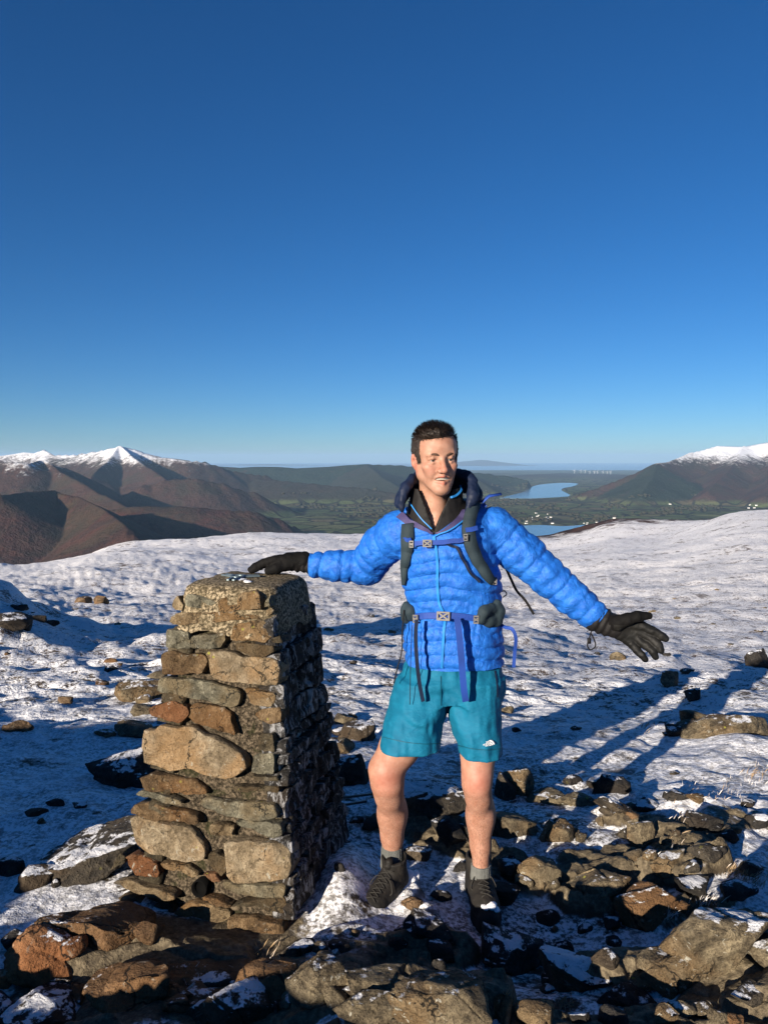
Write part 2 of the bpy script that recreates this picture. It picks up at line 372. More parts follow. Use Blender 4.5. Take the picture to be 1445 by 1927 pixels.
# lakes and the firth
def water_mat(name, col, rough, bsc):
    t = NT(name); nm = t.bump(t.noise(bsc, 3, 0.6), 0.25, 0.4)
    m = t.out(col, rough, nm, 0.5); return m
m_lake = water_mat('lake_water', (0.10, 0.16, 0.20), 0.16, 0.06)
for i, pts in enumerate(lake_pts):
    pl = np.array(pts); pl[:, 2] = LZ
    cpt = pl.mean(0); dense = spline(np.vstack([pl, pl[:1]]), 6)[:-1]; dense[:, 2] = LZ
    n = len(dense)
    rim = dense.copy(); rim[:, 2] -= 20
    o = obj('lake', np.vstack([dense, rim]), [tuple(range(n))]+[(j, (j+1) % n, n+(j+1) % n, n+j) for j in range(n)], m_lake, smooth=False); struct(o)
m_sea = water_mat('sea_water', (0.12, 0.18, 0.22), 0.2, 0.02)
sea = struct(obj('sea', [(-60000, 37500, -608), (70000, 37500, -608), (70000, 89000, -608), (-60000, 89000, -608)], [(0, 1, 2, 3)], m_sea, smooth=False))

def far_z(x, y):
    a = math.atan2(x, y); i = np.clip(np.searchsorted(az, a)-1, 0, ni-2); j = np.clip(np.searchsorted(rr, y)-1, 0, nj-2)
    u = (a-az[i])/(az[i+1]-az[i]); v = (y-rr[j])/(rr[j+1]-rr[j])
    return (Zf[i, j]*(1-u)+Zf[i+1, j]*u)*(1-v)+(Zf[i, j+1]*(1-u)+Zf[i+1, j+1]*u)*v
# valley woods: clumps of small crowns, one mass
rng = np.random.RandomState(5)
ico_v = []; ico_f = []
def ico(sub):
    import bmesh
    bm = bmesh.new(); bmesh.ops.create_icosphere(bm, subdivisions=sub, radius=1.0)
    v = np.array([x.co[:] for x in bm.verts]); f = np.array([[q.index for q in x.verts] for x in bm.faces]); bm.free(); return v, f
iv, if_ = ico(1)
V = []; F = []; k = 0
for c_ in range(140):
    px = rng.uniform(560, 1445); py = rng.uniform(897, 985)
    p = on_plane(px, py, VALLEY)
    if p[1] > 14000 or any(in_poly(np.array([p[0]]), np.array([p[1]]), L)[0] for L in lake_pts): continue
    dirx = rng.uniform(-1, 1); n_ = rng.randint(8, 26)
    for q in range(n_):
        x = p[0]+rng.normal(0, 90)+dirx*rng.uniform(-160, 160); y = p[1]+rng.normal(0, 60)
        if any(in_poly(np.array([x]), np.array([y]), L)[0] for L in lake_pts): continue
        z = far_z(x, y)
        if z > VALLEY+110: continue
        s = rng.uniform(9, 20)
        V.append(iv*np.array([s*1.3, s*1.3, s*0.9])*rng.uniform(0.8, 1.2, (len(iv), 1))+np.array([x, y, z+s*0.5])); F.append(if_+k); k += len(iv)
t = NT('wood_crowns'); m_wood = t.out(t.mix(t.noise(0.01, 3, 0.6), (0.018, 0.026, 0.014), (0.060, 0.046, 0.030)), 0.95, None, 0.05)
woods = stuff(obj('valley_woods', np.vstack(V), np.vstack(F), m_wood, origin=(0, 0, 0)), 'dark leafless woods scattered over the green valley floor', 'woods')
# far white houses
t = NT('house_wall'); m_hw = t.out(t.mix(t.noise(0.4, 2, 0.5), (0.78, 0.75, 0.70), (0.86, 0.84, 0.80)), 0.8, None, 0.2)
t = NT('house_roof'); m_hr = t.out(t.mix(t.noise(0.5, 2, 0.5), (0.16, 0.16, 0.18), (0.26, 0.26, 0.28)), 0.8, None, 0.2)
def house_mesh():
    w, d, h, r = 9.0, 4.5, 6.0, 3.5
    wall = ([(-w, -d, -6), (w, -d, -6), (w, d, -6), (-w, d, -6), (-w, -d, h), (w, -d, h), (w, d, h), (-w, d, h), (-w, 0, h+r), (w, 0, h+r)],
            [(0, 1, 5, 4), (2, 3, 7, 6), (1, 2, 6, 9, 5), (3, 0, 4, 8, 7), (0, 3, 2, 1)])
    e = 0.5
    roof = ([(-w-e, -d-e, h-0.3), (w+e, -d-e, h-0.3), (w+e, 0, h+r+0.2), (-w-e, 0, h+r+0.2), (w+e, d+e, h-0.3), (-w-e, d+e, h-0.3)], [(0, 1, 2, 3), (3, 2, 4, 5)])
    return mesh_data('wall', *wall, m_hw, False), mesh_data('roof', *roof, m_hr, False)
hw, hr = house_mesh()
def house(px, py, sc, label, group):
    p = on_plane(px, py, VALLEY+8); z = far_z(p[0], p[1])
    if z > VALLEY+55: return
    e = empty('white_house', (p[0], p[1], z)); e.rotation_euler.z = rng.uniform(-0.5, 0.5); e.scale = (sc, sc, sc*0.8)
    tag(e, label, 'house', group)
    for nm_, d in (('wall', hw), ('roof', hr)):
        o = bpy.data.objects.new(nm_, d); COL.objects.link(o); o.parent = e
for k in range(22):
    house(rng.normal(1012, 16), rng.normal(976, 4.5), rng.uniform(0.7, 1.3), 'tiny white house in the village just above the near lake', 'houses of the lakeside village')
for k in range(8):
    house(rng.uniform(1095, 1130), rng.uniform(982, 986), rng.uniform(0.7, 1.1), 'tiny white house at the right end of the near lake', 'houses at the lake end')
for k in range(20):
    house(rng.uniform(1330, 1362), rng.normal(943, 3), rng.uniform(0.8, 1.5), 'tiny pale house in the hamlet under the right mountain', 'houses under the right mountain')
for k in range(14):
    house(rng.uniform(1405, 1450), rng.normal(952, 2), rng.uniform(0.9, 1.6), 'tiny pale house in the row at the right edge of the valley', 'houses at the right edge')
for k in range(12):
    house(rng.uniform(1180, 1300), rng.uniform(938, 946), rng.uniform(0.8, 1.3), 'tiny pale farmhouse strung along the foot of the right mountain', 'farmhouses along the mountain foot')
for px, py, lab in ((1155, 974, 'lone white farmhouse on green fields left of the brown mound'), (1260, 949, 'lone white farmhouse in mid valley below the right mountain'), (1127, 936, 'lone white house at the left foot of the right mountain')):
    house(px, py, 1.4, lab, None)
# wind turbines on the coastal plain
t = NT('turbine_white'); m_tb = t.out((0.8, 0.8, 0.82), 0.5)
tbm = MB(); tbm.add(*tube([(0, 0, -10), (0, 0, 70)], [2.6, 1.6], 8))
tower_me = mesh_data('tower', np.vstack(tbm.v), tbm.f, m_tb)
bl = MB()
for k in range(3):
    a = 0.5+k*2.0944; bl.add(*tube([(0, -3, 70), (22*math.sin(a), -3, 70+22*math.cos(a)), (42*math.sin(a), -3, 70+42*math.cos(a))], [1.6, 1.8, 0.4], 6))
rotor_me = mesh_data('rotor', np.vstack(bl.v), bl.f, m_tb)
for k in range(9):
    p = W(1082+k*8.5+rng.uniform(-2, 2), 893, 24500+rng.uniform(-800, 800))
    e = empty('wind_turbine', (p[0], p[1], far_z(p[0], p[1]))); e.scale = (1.6, 1.6, 1.5)
    tag(e, 'tiny white wind turbine in the far row on the coastal plain', 'wind turbine', 'far row of wind turbines')
    for nm_, d in (('tower', tower_me), ('rotor', rotor_me)):
        o = bpy.data.objects.new(nm_, d); COL.objects.link(o); o.parent = e

# ------------------------------------------------------------------ near ground: snowy fell top
GPX = np.array([-900, -300, 0, 250, 500, 722, 1000, 1200, 1445, 1800, 2500])
GD = np.array([0.0, 1.5, 2.5, 3.5, 5, 8, 12, 20, 40, 80, 150, 260, 420, 700])
GZ = np.array([  # rows: GPX columns, entries along GD
 [0.3, 0.3, 0.2, 0.2, 0.1, 0.0, -0.6, -2.5, -6.0, -10, -30, -80, -150, -300],
 [0.1, 0.05, 0.03, 0.0, -0.1, -0.5, -1.0, -2.6, -5.0, -12, -35, -90, -150, -300],
 [0.02, 0.0, 0.0, -0.05, -0.22, -0.60, -0.95, -2.7, -5.0, -10.2, -30, -90, -150, -300],
 [0.0, 0.02, 0.03, -0.04, -0.20, -0.62, -1.20, -2.7, -5.4, -8.0, -18.0, -60, -140, -300],
 [0.0, 0.0, 0.0, -0.05, -0.22, -0.68, -1.35, -2.9, -5.6, -8.4, -13.8, -42, -130, -300],
 [0.0, 0.0, 0.0, -0.06, -0.25, -0.72, -1.45, -3.0, -5.8, -8.8, -14.2, -40, -130, -300],
 [0.0, 0.0, -0.03, -0.06, -0.28, -0.80, -1.60, -3.1, -6.0, -9.0, -17.6, -29.6, -110, -300],
 [0.0, 0.05, 0.0, -0.05, -0.25, -0.72, -1.65, -3.3, -5.6, -8.1, -14.8, -23.2, -105, -300],
 [0.02, 0.10, 0.08, 0.0, -0.15, -0.60, -1.75, -3.3, -5.0, -6.2, -8.8, -26, -100, -300],
 [0.05, 0.15, 0.15, 0.1, 0.0, -0.45, -1.5, -2.8, -4.2, -5.2, -8.0, -24, -100, -300],
 [0.1, 0.2, 0.2, 0.2, 0.2, -0.2, -0.8, -2.0, -3.5, -5.0, -9.0, -24, -100, -300]])
def interp_table(px, D):
    i = np.clip(np.searchsorted(GPX, px)-1, 0, len(GPX)-2); j = np.clip(np.searchsorted(GD, D)-1, 0, len(GD)-2)
    u = np.clip((px-GPX[i])/(GPX[i+1]-GPX[i]), 0, 1); v = np.clip((D-GD[j])/(GD[j+1]-GD[j]), 0, 1); u = u*u*(3-2*u)
    def row(ii):         # cubic along distance
        jm = np.maximum(j-1, 0); jp = np.minimum(j+2, len(GD)-1)
        p0, p1 = GZ[ii, j], GZ[ii, j+1]; h = GD[j+1]-GD[j]
        m0 = (GZ[ii, j+1]-GZ[ii, jm])/(GD[j+1]-GD[jm]+1e-9); m1 = (GZ[ii, jp]-GZ[ii, j])/(GD[jp]-GD[j]+1e-9)
        v2 = v*v; v3 = v2*v
        return (2*v3-3*v2+1)*p0+(v3-2*v2+v)*h*m0+(-2*v3+3*v2)*p1+(v3-v2)*h*m1
    return row(i)*(1-u)+row(i+1)*u
FLAT = [(-0.52, 2.72, 0.62), (-0.06, 2.66, 0.20), (0.36, 2.60, 0.19)]
def rock_mask(x, y):
    x = np.asarray(x, float); y = np.asarray(y, float); r = np.hypot(x, y)
    wx = x+0.10*fbm2(x/0.3, y/0.3, 3, 151); wy = y+0.10*fbm2(x/0.3+5, y/0.3, 3, 161)
    n = fbm2((wx+0.35*wy)/0.55, wy/0.30, 3, 141, 0.55)
    reg = np.clip((1-sstep(3.2, 4.3, r))*(sstep(-0.5, 0.2, x)+(1-sstep(2.35, 2.8, y))), 0, 1)*sstep(-1, 0.5, y)
    m = sstep(-0.02, 0.16, n-0.05*reg-0.10*(1-reg)+0.17*(1-sstep(2.1, 2.5, y)))*reg
    fl = 1.0
    for fx, fy, fr in FLAT: fl = fl*(1-np.exp(-((x-fx)**2+(y-fy)**2)/(fr*0.9)**2))
    return m*fl
def ground_z(x, y):
    x = np.asarray(x, float); y = np.asarray(y, float)
    r = np.hypot(x, y)
    yy = np.maximum(y, 0.35*r+0.05)           # behind the camera the top just rolls on
    px = CX + x/np.maximum(yy, 0.05)*FPX
    z = interp_table(np.clip(px, -899, 2499), np.minimum(r*0.35+yy*0.65, 690))
    back = sstep(0.5, -1.5, y); z = z*(1-back) + back*(0.0 - 0.05*np.maximum(-y-6, 0))
    z = z + 0.12*sstep(2.45, 2.02, y)*sstep(-0.55, -0.15, x)*sstep(-2.5, -1.0, y)      # bank of rock the photographer stands on
    near = 1-sstep(10, 40, r)
    n = 0.07*fbm2(x/1.3, y/1.3, 3, 51) + 0.040*fbm2(x/0.42, y/0.42, 3, 61, 0.55) + 0.022*np.abs(fbm2(x/0.16, y/0.16, 3, 71))
    rm = rock_mask(x, y); z = z + rm*(0.055+0.05*fbm2(x/0.20, y/0.13, 4, 171, 0.6)+0.015*np.abs(fbm2((x+y*0.4)/0.5, y/0.12, 3, 181)))
    nq = 3.5*fbm2((x+0.4*y)/0.45, y/0.26, 4, 191); z = z + rm*0.10*(np.floor(nq)+sstep(0.30, 0.48, nq-np.floor(nq)))/3.5
    keep = 1.0
    for fx, fy, fr in FLAT: keep = keep*(1-0.85*np.exp(-((x-fx)**2+(y-fy)**2)/fr**2))
    z = z + n*keep*near
    tu = fbm2(x/2.2, y/1.6, 3, 81); z = z + 0.23*tu*sstep(4.5, 12, r)*(1-0.4*sstep(60, 160, r))
    tt = np.abs(fbm2(x/0.75, y/0.6, 3, 86)); z = z + 0.15*tt*sstep(4.0, 9, r)*(1-sstep(40, 90, r))
    z = z + 0.55*fbm2(x/14, y/10, 3, 91)*sstep(12, 45, r) + 0.9*fbm2(x/55, y/45, 3, 95)*sstep(50, 140, r)
    # knolls: a crag at the left edge, one added out of frame to shade the left snow, and the brown heather mound on the right
    z = z + 0.95*np.exp(-(((x+7.2)/1.7)**2+((y-11.5)/1.6)**2))
    z = z + 2.3*np.exp(-(((x+9.8)/2.3)**2+((y-8.2)/2.4)**2))
    z = z + 1.5*np.exp(-(((x-62)/48)**2+((y-270)/40)**2)) + 2.6*np.exp(-(((x-103)/10)**2+((y-262)/18)**2))+1.0*fbm2(x/12, y/10, 3, 99)*sstep(180, 230, y)*sstep(20, 40, x)
    # drift of snow against the pillar's right side
    z = z + 0.12*np.exp(-(((x+0.16)/0.13)**2+((y-2.80)/0.30)**2))
    return z
a_in = np.linspace(-30.5, 30.5, 520); a_out1 = np.linspace(30.5, 180, 60)[1:]; a_out0 = -a_out1[::-1]
gaz = np.concatenate([a_out0, a_in, a_out1])*math.pi/180
grr = np.concatenate([[0.0], np.linspace(0.25, 1.4, 8), np.exp(np.linspace(math.log(1.5), math.log(9), 420)), np.exp(np.linspace(math.log(9.1), math.log(700), 220))])
A, Dd = np.meshgrid(gaz, grr, indexing='ij')
gx = np.sin(A)*Dd; gy = np.cos(A)*Dd; gz = ground_z(gx, gy)
def ground_h(x, y):           # height read back from the finished ground sheet
    x = np.asarray(x, float); y = np.asarray(y, float); a = np.arctan2(x, y); r = np.hypot(x, y)
    i = np.clip(np.searchsorted(gaz, a)-1, 0, len(gaz)-2); j = np.clip(np.searchsorted(grr, r)-1, 0, len(grr)-2)
    u = (a-gaz[i])/(gaz[i+1]-gaz[i]); v = (r-grr[j])/(grr[j+1]-grr[j])
    return (gz[i, j]*(1-u)+gz[i+1, j]*u)*(1-v)+(gz[i, j+1]*(1-u)+gz[i+1, j+1]*u)*v
def hit_ground(px, py):
    d = ray(px, py); tt = np.exp(np.linspace(math.log(1.4), math.log(60), 130)); P = CAMP+d*tt[:, None]
    g = ground_h(P[:, 0], P[:, 1]); k = np.argmax(P[:, 2] < g)
    k = max(k, 1); q = np.linspace(0, 1, 14)[:, None]; P = P[k-1]*(1-q)+P[k]*q; g = ground_h(P[:, 0], P[:, 1]); k = max(int(np.argmax(P[:, 2] < g)), 1)
    a = P[k-1, 2]-g[k-1]; b = g[k]-P[k, 2]
    return P[k-1]+(P[k]-P[k-1])*a/(a+b+1e-9)
ni2, nj2 = gz.shape; idx = np.arange(ni2*nj2).reshape(ni2, nj2)
faces = np.stack([idx[:-1, :-1], idx[:-1, 1:], idx[1:, 1:], idx[1:, :-1]], -1).reshape(-1, 4)[:, ::-1]
t = NT('snowy_ground')
xyz = t.pos_sep(); dist = t.n('ShaderNodeVectorMath', operation='LENGTH'); t.set(dist.inputs[0], t.P()); dist = dist.outputs['Value']
n1 = t.noise(3.2, 6, 0.68, dist=0.5); n2 = t.noise(16, 5, 0.7); n3 = t.noise(60, 4, 0.7); n0 = t.noise(0.9, 4, 0.6)
earth = t.mix(n2, (0.022, 0.017, 0.012), (0.085, 0.065, 0.040))
stone_c = t.ramp(t.math('ADD', t.math('MULTIPLY', n2, 0.5), t.math('MULTIPLY', n3, 0.5)), [(0.36, (0.022, 0.018, 0.013)), (0.5, (0.105, 0.083, 0.052)), (0.66, (0.24, 0.195, 0.125))])
earth = t.mix(t.map(n3, 0.55, 0.7), earth, (0.11, 0.085, 0.05))
# near: snow lies in hollows, rock and turf break through
cov = t.math('ADD', t.math('MULTIPLY', n1, 0.55), t.math('ADD', t.math('MULTIPLY', n2, 0.30), t.math('MULTIPLY', n0, 0.30)))
rk = t.attr('rock', 'Fac')
rk2 = t.math('ADD', rk, t.math('ADD', t.math('MULTIPLY', t.math('SUBTRACT', n2, 0.5), 0.9), t.math('MULTIPLY', t.math('SUBTRACT', n1, 0.5), 0.9)))
near_snow = t.math('MULTIPLY', t.map(cov, 0.47, 0.53), t.map(rk2, 0.62, 0.42))
slope = t.map(t.normal_z(), 0.55, 0.86)
near_snow = t.math('MULTIPLY', near_snow, slope)
shade_grit = t.map(t.math('ADD', t.math('MULTIPLY', n3, 0.5), t.math('MULTIPLY', t.noise(24, 4, 0.75), 0.5)), 0.42, 0.56)  # earth showing through, put in to darken the near snow's shade
near_snow = t.math('MULTIPLY', near_snow, t.mix(t.map(n0, 0.38, 0.62), shade_grit, t.mix(0.45, shade_grit, (1.0, 1.0, 1.0))))
# farther out: rimed heather, finer and paler the farther one looks
h1 = t.noise(9.0, 5, 0.75); h2 = t.noise(1.6, 5, 0.65); h3 = t.noise(0.22, 4, 0.6); h4 = t.noise(34.0, 3, 0.7)
spk = t.math('ADD', t.math('MULTIPLY', h1, 0.45), t.math('ADD', t.math('MULTIPLY', h2, 0.30), t.math('MULTIPLY', h4, 0.30)))
mid_snow = t.map(spk, 0.455, 0.515)
fsp = t.math('ADD', t.math('MULTIPLY', h2, 0.45), t.math('ADD', t.math('MULTIPLY', h3, 0.35), t.math('MULTIPLY', h1, 0.25)))
far_snow = t.map(fsp, 0.415, 0.495)
fm = t.map(dist, 3.6, 7.5); ff = t.map(dist, 25, 70)
sn = t.mix(fm, near_snow, mid_snow); sn = t.mix(ff, sn, far_snow)
heath = t.mix(h2, (0.10, 0.075, 0.060), (0.24, 0.18, 0.14))
earth = t.mix(t.map(t.attr('rock', 'Fac'), 0.2, 0.5), earth, stone_c)
under = t.mix(t.map(dist, 5, 12), earth, heath)
c = t.mix(sn, under, t.mix(t.map(dist, 8, 60), SNOW, (0.93, 0.915, 0.905)))
tuft = t.math('MULTIPLY', t.map(t.noise(0.55, 7, 0.72, vec=t.scale((1, 0.6, 1))), 0.60, 0.67), t.map(dist, 7, 16))
c = t.mix(t.math('MULTIPLY', tuft, 0.7), c, (0.07, 0.05, 0.035))
# the bare brown heather mound
bm_ = t.math('MULTIPLY', t.map(t.math('ADD', t.math('ADD', xyz[1], t.math('MULTIPLY', t.math('SUBTRACT', h3, 0.5), 70.0)), t.math('MULTIPLY', xyz[0], -0.15)), 188, 204), t.map(xyz[0], 12, 30))
brn = t.mix(t.map(t.noise(0.12, 5, 0.7), 0.35, 0.65), (0.030, 0.018, 0.014), (0.095, 0.052, 0.036))
c = t.mix(t.math('MULTIPLY', bm_, t.map(t.noise(0.09, 5, 0.65), 0.72, 0.60)), c, brn)
nm = t.bump(n3, 0.35, 0.010); nm = t.bump(n2, 0.6, 0.03, nm)
nmf = t.bump(h1, 0.9, 0.10); nmf = t.bump(h2, 0.6, 0.30, nmf)
mixn = t.n('ShaderNodeMix', data_type='VECTOR'); t.set(mixn.inputs[0], fm); t.set(mixn.inputs[4], nm); t.set(mixn.inputs[5], nmf)
m_ground = t.out(c, 0.75, mixn.outputs[1], 0.25)
ground = struct(obj('ground', np.stack([gx, gy, gz], -1).reshape(-1, 3), faces, m_ground, origin=(0, 0, 0)))
ra_ = ground.data.attributes.new('rock', 'FLOAT', 'POINT'); ra_.data.foreach_set('value', np.maximum(rock_mask(gx, gy), 1.1*np.exp(-((gx+0.72)/0.50)**4-((gy-2.32)/0.30)**4)).astype(np.float32).ravel())      # bare mossy bedrock at the pillar's foot
# ------------------------------------------------------------------ rocks
M_ROCK = rock_mat('rock_lit', (0.045, 0.036, 0.024), (0.17, 0.135, 0.085), (0.33, 0.27, 0.17), snow=0.20, scale=11, lichen=0.45)  # paler copy for sunlit rocks, their light put into the colour
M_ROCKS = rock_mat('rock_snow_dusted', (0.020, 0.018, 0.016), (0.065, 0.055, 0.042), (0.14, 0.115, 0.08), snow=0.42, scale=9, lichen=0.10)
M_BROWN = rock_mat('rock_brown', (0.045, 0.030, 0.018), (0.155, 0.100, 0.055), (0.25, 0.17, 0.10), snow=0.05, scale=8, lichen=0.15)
M_SHADED = rock_mat('rock_shaded', (0.014, 0.013, 0.013), (0.040, 0.036, 0.032), (0.085, 0.075, 0.06), snow=0.30, scale=9, lichen=0.05)  # darker copy, mostly for rocks in shade; the shade is in the colour
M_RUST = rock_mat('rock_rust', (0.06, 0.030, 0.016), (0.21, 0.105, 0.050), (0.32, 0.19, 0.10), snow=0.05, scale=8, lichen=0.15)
RM = {'l': M_ROCK, 's': M_ROCKS, 'b': M_BROWN, 'd': M_SHADED, 'r': M_RUST}
ICO = {2: ico(2), 3: ico(3), 4: ico(4), 5: ico(5)}
def rock_verts(seed, size, sub=4, cuts=20, rough=0.06, dip=0.25):
    rg = np.random.RandomState(seed); v, f = ICO[sub]; v = v.copy()
    for k in range(cuts):
        n = rg.normal(size=3)
        if k < 3: n = np.array([rg.normal(0, 0.25), rg.normal(0, 0.25)-0.1, 1.0])
        if 3 <= k < 6: n = np.array([rg.normal(0, 0.7), -1.0, rg.normal(0, 0.35)])
        n /= np.linalg.norm(n); d = rg.uniform(0.36, 0.74)
        v -= np.maximum(v @ n-d, 0)[:, None]*n
    v /= np.abs(v).max(0)
    s = np.asarray(size, float); a = s.mean()
    p = v*s
    off = rg.uniform(-50, 50, 3)
    # bedding: thin ledges tilted to one side
    bed = (p[:, 2]+dip*p[:, 0])/(a*0.42)+0.5*fbm3(v*1.3+off, 2, 4)
    led = np.abs((bed % 1.0)-0.5)*2
    nrm = v/np.linalg.norm(v, axis=1)[:, None]
    dsp = rough*a*(1.1*fbm3(v*1.8+off, 4, 7, 0.55)+1.0*(sstep(0.08, 0.26, led)-0.7)) + 0.035*a*(1-2*np.abs(fbm3(v*5+off, 4, 9, 0.6)))
    return p+nrm*dsp[:, None], f
def place_rock(px, pyb, w, h, mat, seed, name='rock', label=None, sub=4, depth=0.75, tilt=0.0, sink=0.42, parent=None, group=None, Yd=None):
    P = hit_ground(px, pyb); Y = P[1]; sc = Y/FPX
    sx = w*sc/2*1.2; sz = max(0.47*h*sc, 0.018); sy = max(depth*sx, sz*0.9)
    v, f = rock_verts(seed, (sx*1.02, sy, sz*1.25), sub, dip=tilt or 0.3)
    c, s = math.cos(tilt), math.sin(tilt)
    v = v @ np.array([[c, 0, -s], [0, 1, 0], [s, 0, c]])
    C = np.array([P[0], P[1]+sy*0.62, 0]); C[2] = float(ground_h(C[0], C[1]))+sz*(1.15-2*sink)
    v = v+C
    o = obj(name, v, f, RM[mat], parent, origin=(C[0], C[1], v[:, 2].min()))
    if label: tag(o, label, 'rock', group)
    return o
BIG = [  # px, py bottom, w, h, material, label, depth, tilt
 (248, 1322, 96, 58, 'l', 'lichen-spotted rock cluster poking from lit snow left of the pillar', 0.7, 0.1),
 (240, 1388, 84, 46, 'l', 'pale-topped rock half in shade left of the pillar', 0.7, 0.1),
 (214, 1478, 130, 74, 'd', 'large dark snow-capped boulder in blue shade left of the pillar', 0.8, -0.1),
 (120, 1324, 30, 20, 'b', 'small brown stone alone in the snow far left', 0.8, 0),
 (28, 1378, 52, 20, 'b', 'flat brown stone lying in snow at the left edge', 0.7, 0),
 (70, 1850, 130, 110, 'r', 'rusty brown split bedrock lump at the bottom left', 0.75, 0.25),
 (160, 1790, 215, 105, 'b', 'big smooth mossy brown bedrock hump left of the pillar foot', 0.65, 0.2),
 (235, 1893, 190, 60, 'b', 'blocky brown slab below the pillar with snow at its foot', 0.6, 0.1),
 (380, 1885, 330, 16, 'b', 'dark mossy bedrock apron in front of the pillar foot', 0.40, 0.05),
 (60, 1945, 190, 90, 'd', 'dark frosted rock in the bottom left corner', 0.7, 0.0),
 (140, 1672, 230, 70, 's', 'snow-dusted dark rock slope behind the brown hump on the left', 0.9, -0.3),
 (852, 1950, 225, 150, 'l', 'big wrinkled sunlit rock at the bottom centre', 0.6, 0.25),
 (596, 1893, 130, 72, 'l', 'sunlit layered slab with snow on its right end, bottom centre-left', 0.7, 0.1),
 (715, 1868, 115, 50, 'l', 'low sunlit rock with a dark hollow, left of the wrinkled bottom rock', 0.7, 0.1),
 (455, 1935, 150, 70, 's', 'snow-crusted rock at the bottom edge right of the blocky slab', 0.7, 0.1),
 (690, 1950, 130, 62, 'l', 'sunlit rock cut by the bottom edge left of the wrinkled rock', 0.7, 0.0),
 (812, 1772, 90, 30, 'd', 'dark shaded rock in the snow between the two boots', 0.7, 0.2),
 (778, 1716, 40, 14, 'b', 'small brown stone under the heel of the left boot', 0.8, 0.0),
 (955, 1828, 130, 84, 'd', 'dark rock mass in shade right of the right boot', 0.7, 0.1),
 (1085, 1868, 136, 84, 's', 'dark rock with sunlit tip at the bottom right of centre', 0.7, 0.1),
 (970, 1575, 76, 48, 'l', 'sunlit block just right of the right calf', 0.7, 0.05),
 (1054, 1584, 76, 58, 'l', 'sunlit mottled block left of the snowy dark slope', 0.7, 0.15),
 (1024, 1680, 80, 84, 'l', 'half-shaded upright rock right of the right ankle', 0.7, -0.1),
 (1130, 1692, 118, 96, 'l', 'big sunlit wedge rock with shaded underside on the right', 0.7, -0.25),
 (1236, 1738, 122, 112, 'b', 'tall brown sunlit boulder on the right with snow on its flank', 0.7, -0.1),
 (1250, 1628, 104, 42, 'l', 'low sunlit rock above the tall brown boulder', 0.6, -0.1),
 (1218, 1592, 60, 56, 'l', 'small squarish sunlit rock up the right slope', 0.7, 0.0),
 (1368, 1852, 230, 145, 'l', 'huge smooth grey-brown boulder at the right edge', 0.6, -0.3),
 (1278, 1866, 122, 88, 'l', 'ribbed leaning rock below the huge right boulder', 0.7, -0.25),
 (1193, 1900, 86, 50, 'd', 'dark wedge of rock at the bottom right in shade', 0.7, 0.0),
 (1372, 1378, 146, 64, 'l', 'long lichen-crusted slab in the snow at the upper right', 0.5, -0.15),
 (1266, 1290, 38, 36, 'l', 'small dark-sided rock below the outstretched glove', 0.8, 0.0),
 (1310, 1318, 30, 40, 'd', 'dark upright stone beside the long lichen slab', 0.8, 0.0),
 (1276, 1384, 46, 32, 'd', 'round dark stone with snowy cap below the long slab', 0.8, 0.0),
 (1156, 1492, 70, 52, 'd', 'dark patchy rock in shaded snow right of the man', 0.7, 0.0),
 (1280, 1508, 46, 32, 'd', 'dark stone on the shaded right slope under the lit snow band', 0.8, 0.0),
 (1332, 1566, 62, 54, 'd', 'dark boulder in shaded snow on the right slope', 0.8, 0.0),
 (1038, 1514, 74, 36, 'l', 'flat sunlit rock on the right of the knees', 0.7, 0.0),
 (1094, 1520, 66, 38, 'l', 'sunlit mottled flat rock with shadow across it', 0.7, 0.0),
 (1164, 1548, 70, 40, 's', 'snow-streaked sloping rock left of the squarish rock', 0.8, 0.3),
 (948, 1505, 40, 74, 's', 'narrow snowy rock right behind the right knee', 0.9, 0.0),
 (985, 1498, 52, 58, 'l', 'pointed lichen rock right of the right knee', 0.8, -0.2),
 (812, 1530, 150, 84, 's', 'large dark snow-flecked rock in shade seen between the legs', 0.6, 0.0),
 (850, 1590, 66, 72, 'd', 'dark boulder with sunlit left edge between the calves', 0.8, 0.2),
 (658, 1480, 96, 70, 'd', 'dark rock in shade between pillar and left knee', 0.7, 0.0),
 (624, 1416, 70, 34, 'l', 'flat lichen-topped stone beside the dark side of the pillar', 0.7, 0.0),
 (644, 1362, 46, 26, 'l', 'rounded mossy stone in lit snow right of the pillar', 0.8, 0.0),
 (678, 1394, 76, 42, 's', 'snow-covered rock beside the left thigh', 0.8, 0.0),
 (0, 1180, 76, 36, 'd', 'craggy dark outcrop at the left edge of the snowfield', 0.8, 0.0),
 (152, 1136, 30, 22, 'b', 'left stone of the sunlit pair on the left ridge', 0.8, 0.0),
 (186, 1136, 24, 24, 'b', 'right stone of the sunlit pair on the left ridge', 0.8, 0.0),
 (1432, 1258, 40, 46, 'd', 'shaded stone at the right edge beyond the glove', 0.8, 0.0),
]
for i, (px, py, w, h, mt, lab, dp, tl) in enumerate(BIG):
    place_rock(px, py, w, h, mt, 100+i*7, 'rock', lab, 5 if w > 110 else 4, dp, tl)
    if w > 44:                   # broken pieces round its foot
        rg = np.random.RandomState(5000+i)
        for k in range(2):
            q = rg.uniform(0.28, 0.5)*w; place_rock(px+rg.choice([-1, 1])*rg.uniform(0.25, 0.55)*w, py+rg.uniform(-0.25, 0.10)*h, q, q*rg.uniform(0.4, 0.8), mt, 6000+i*9+k, 'stone', None, 3, 0.8, rg.uniform(-0.3, 0.3), 0.42, parent=ground)
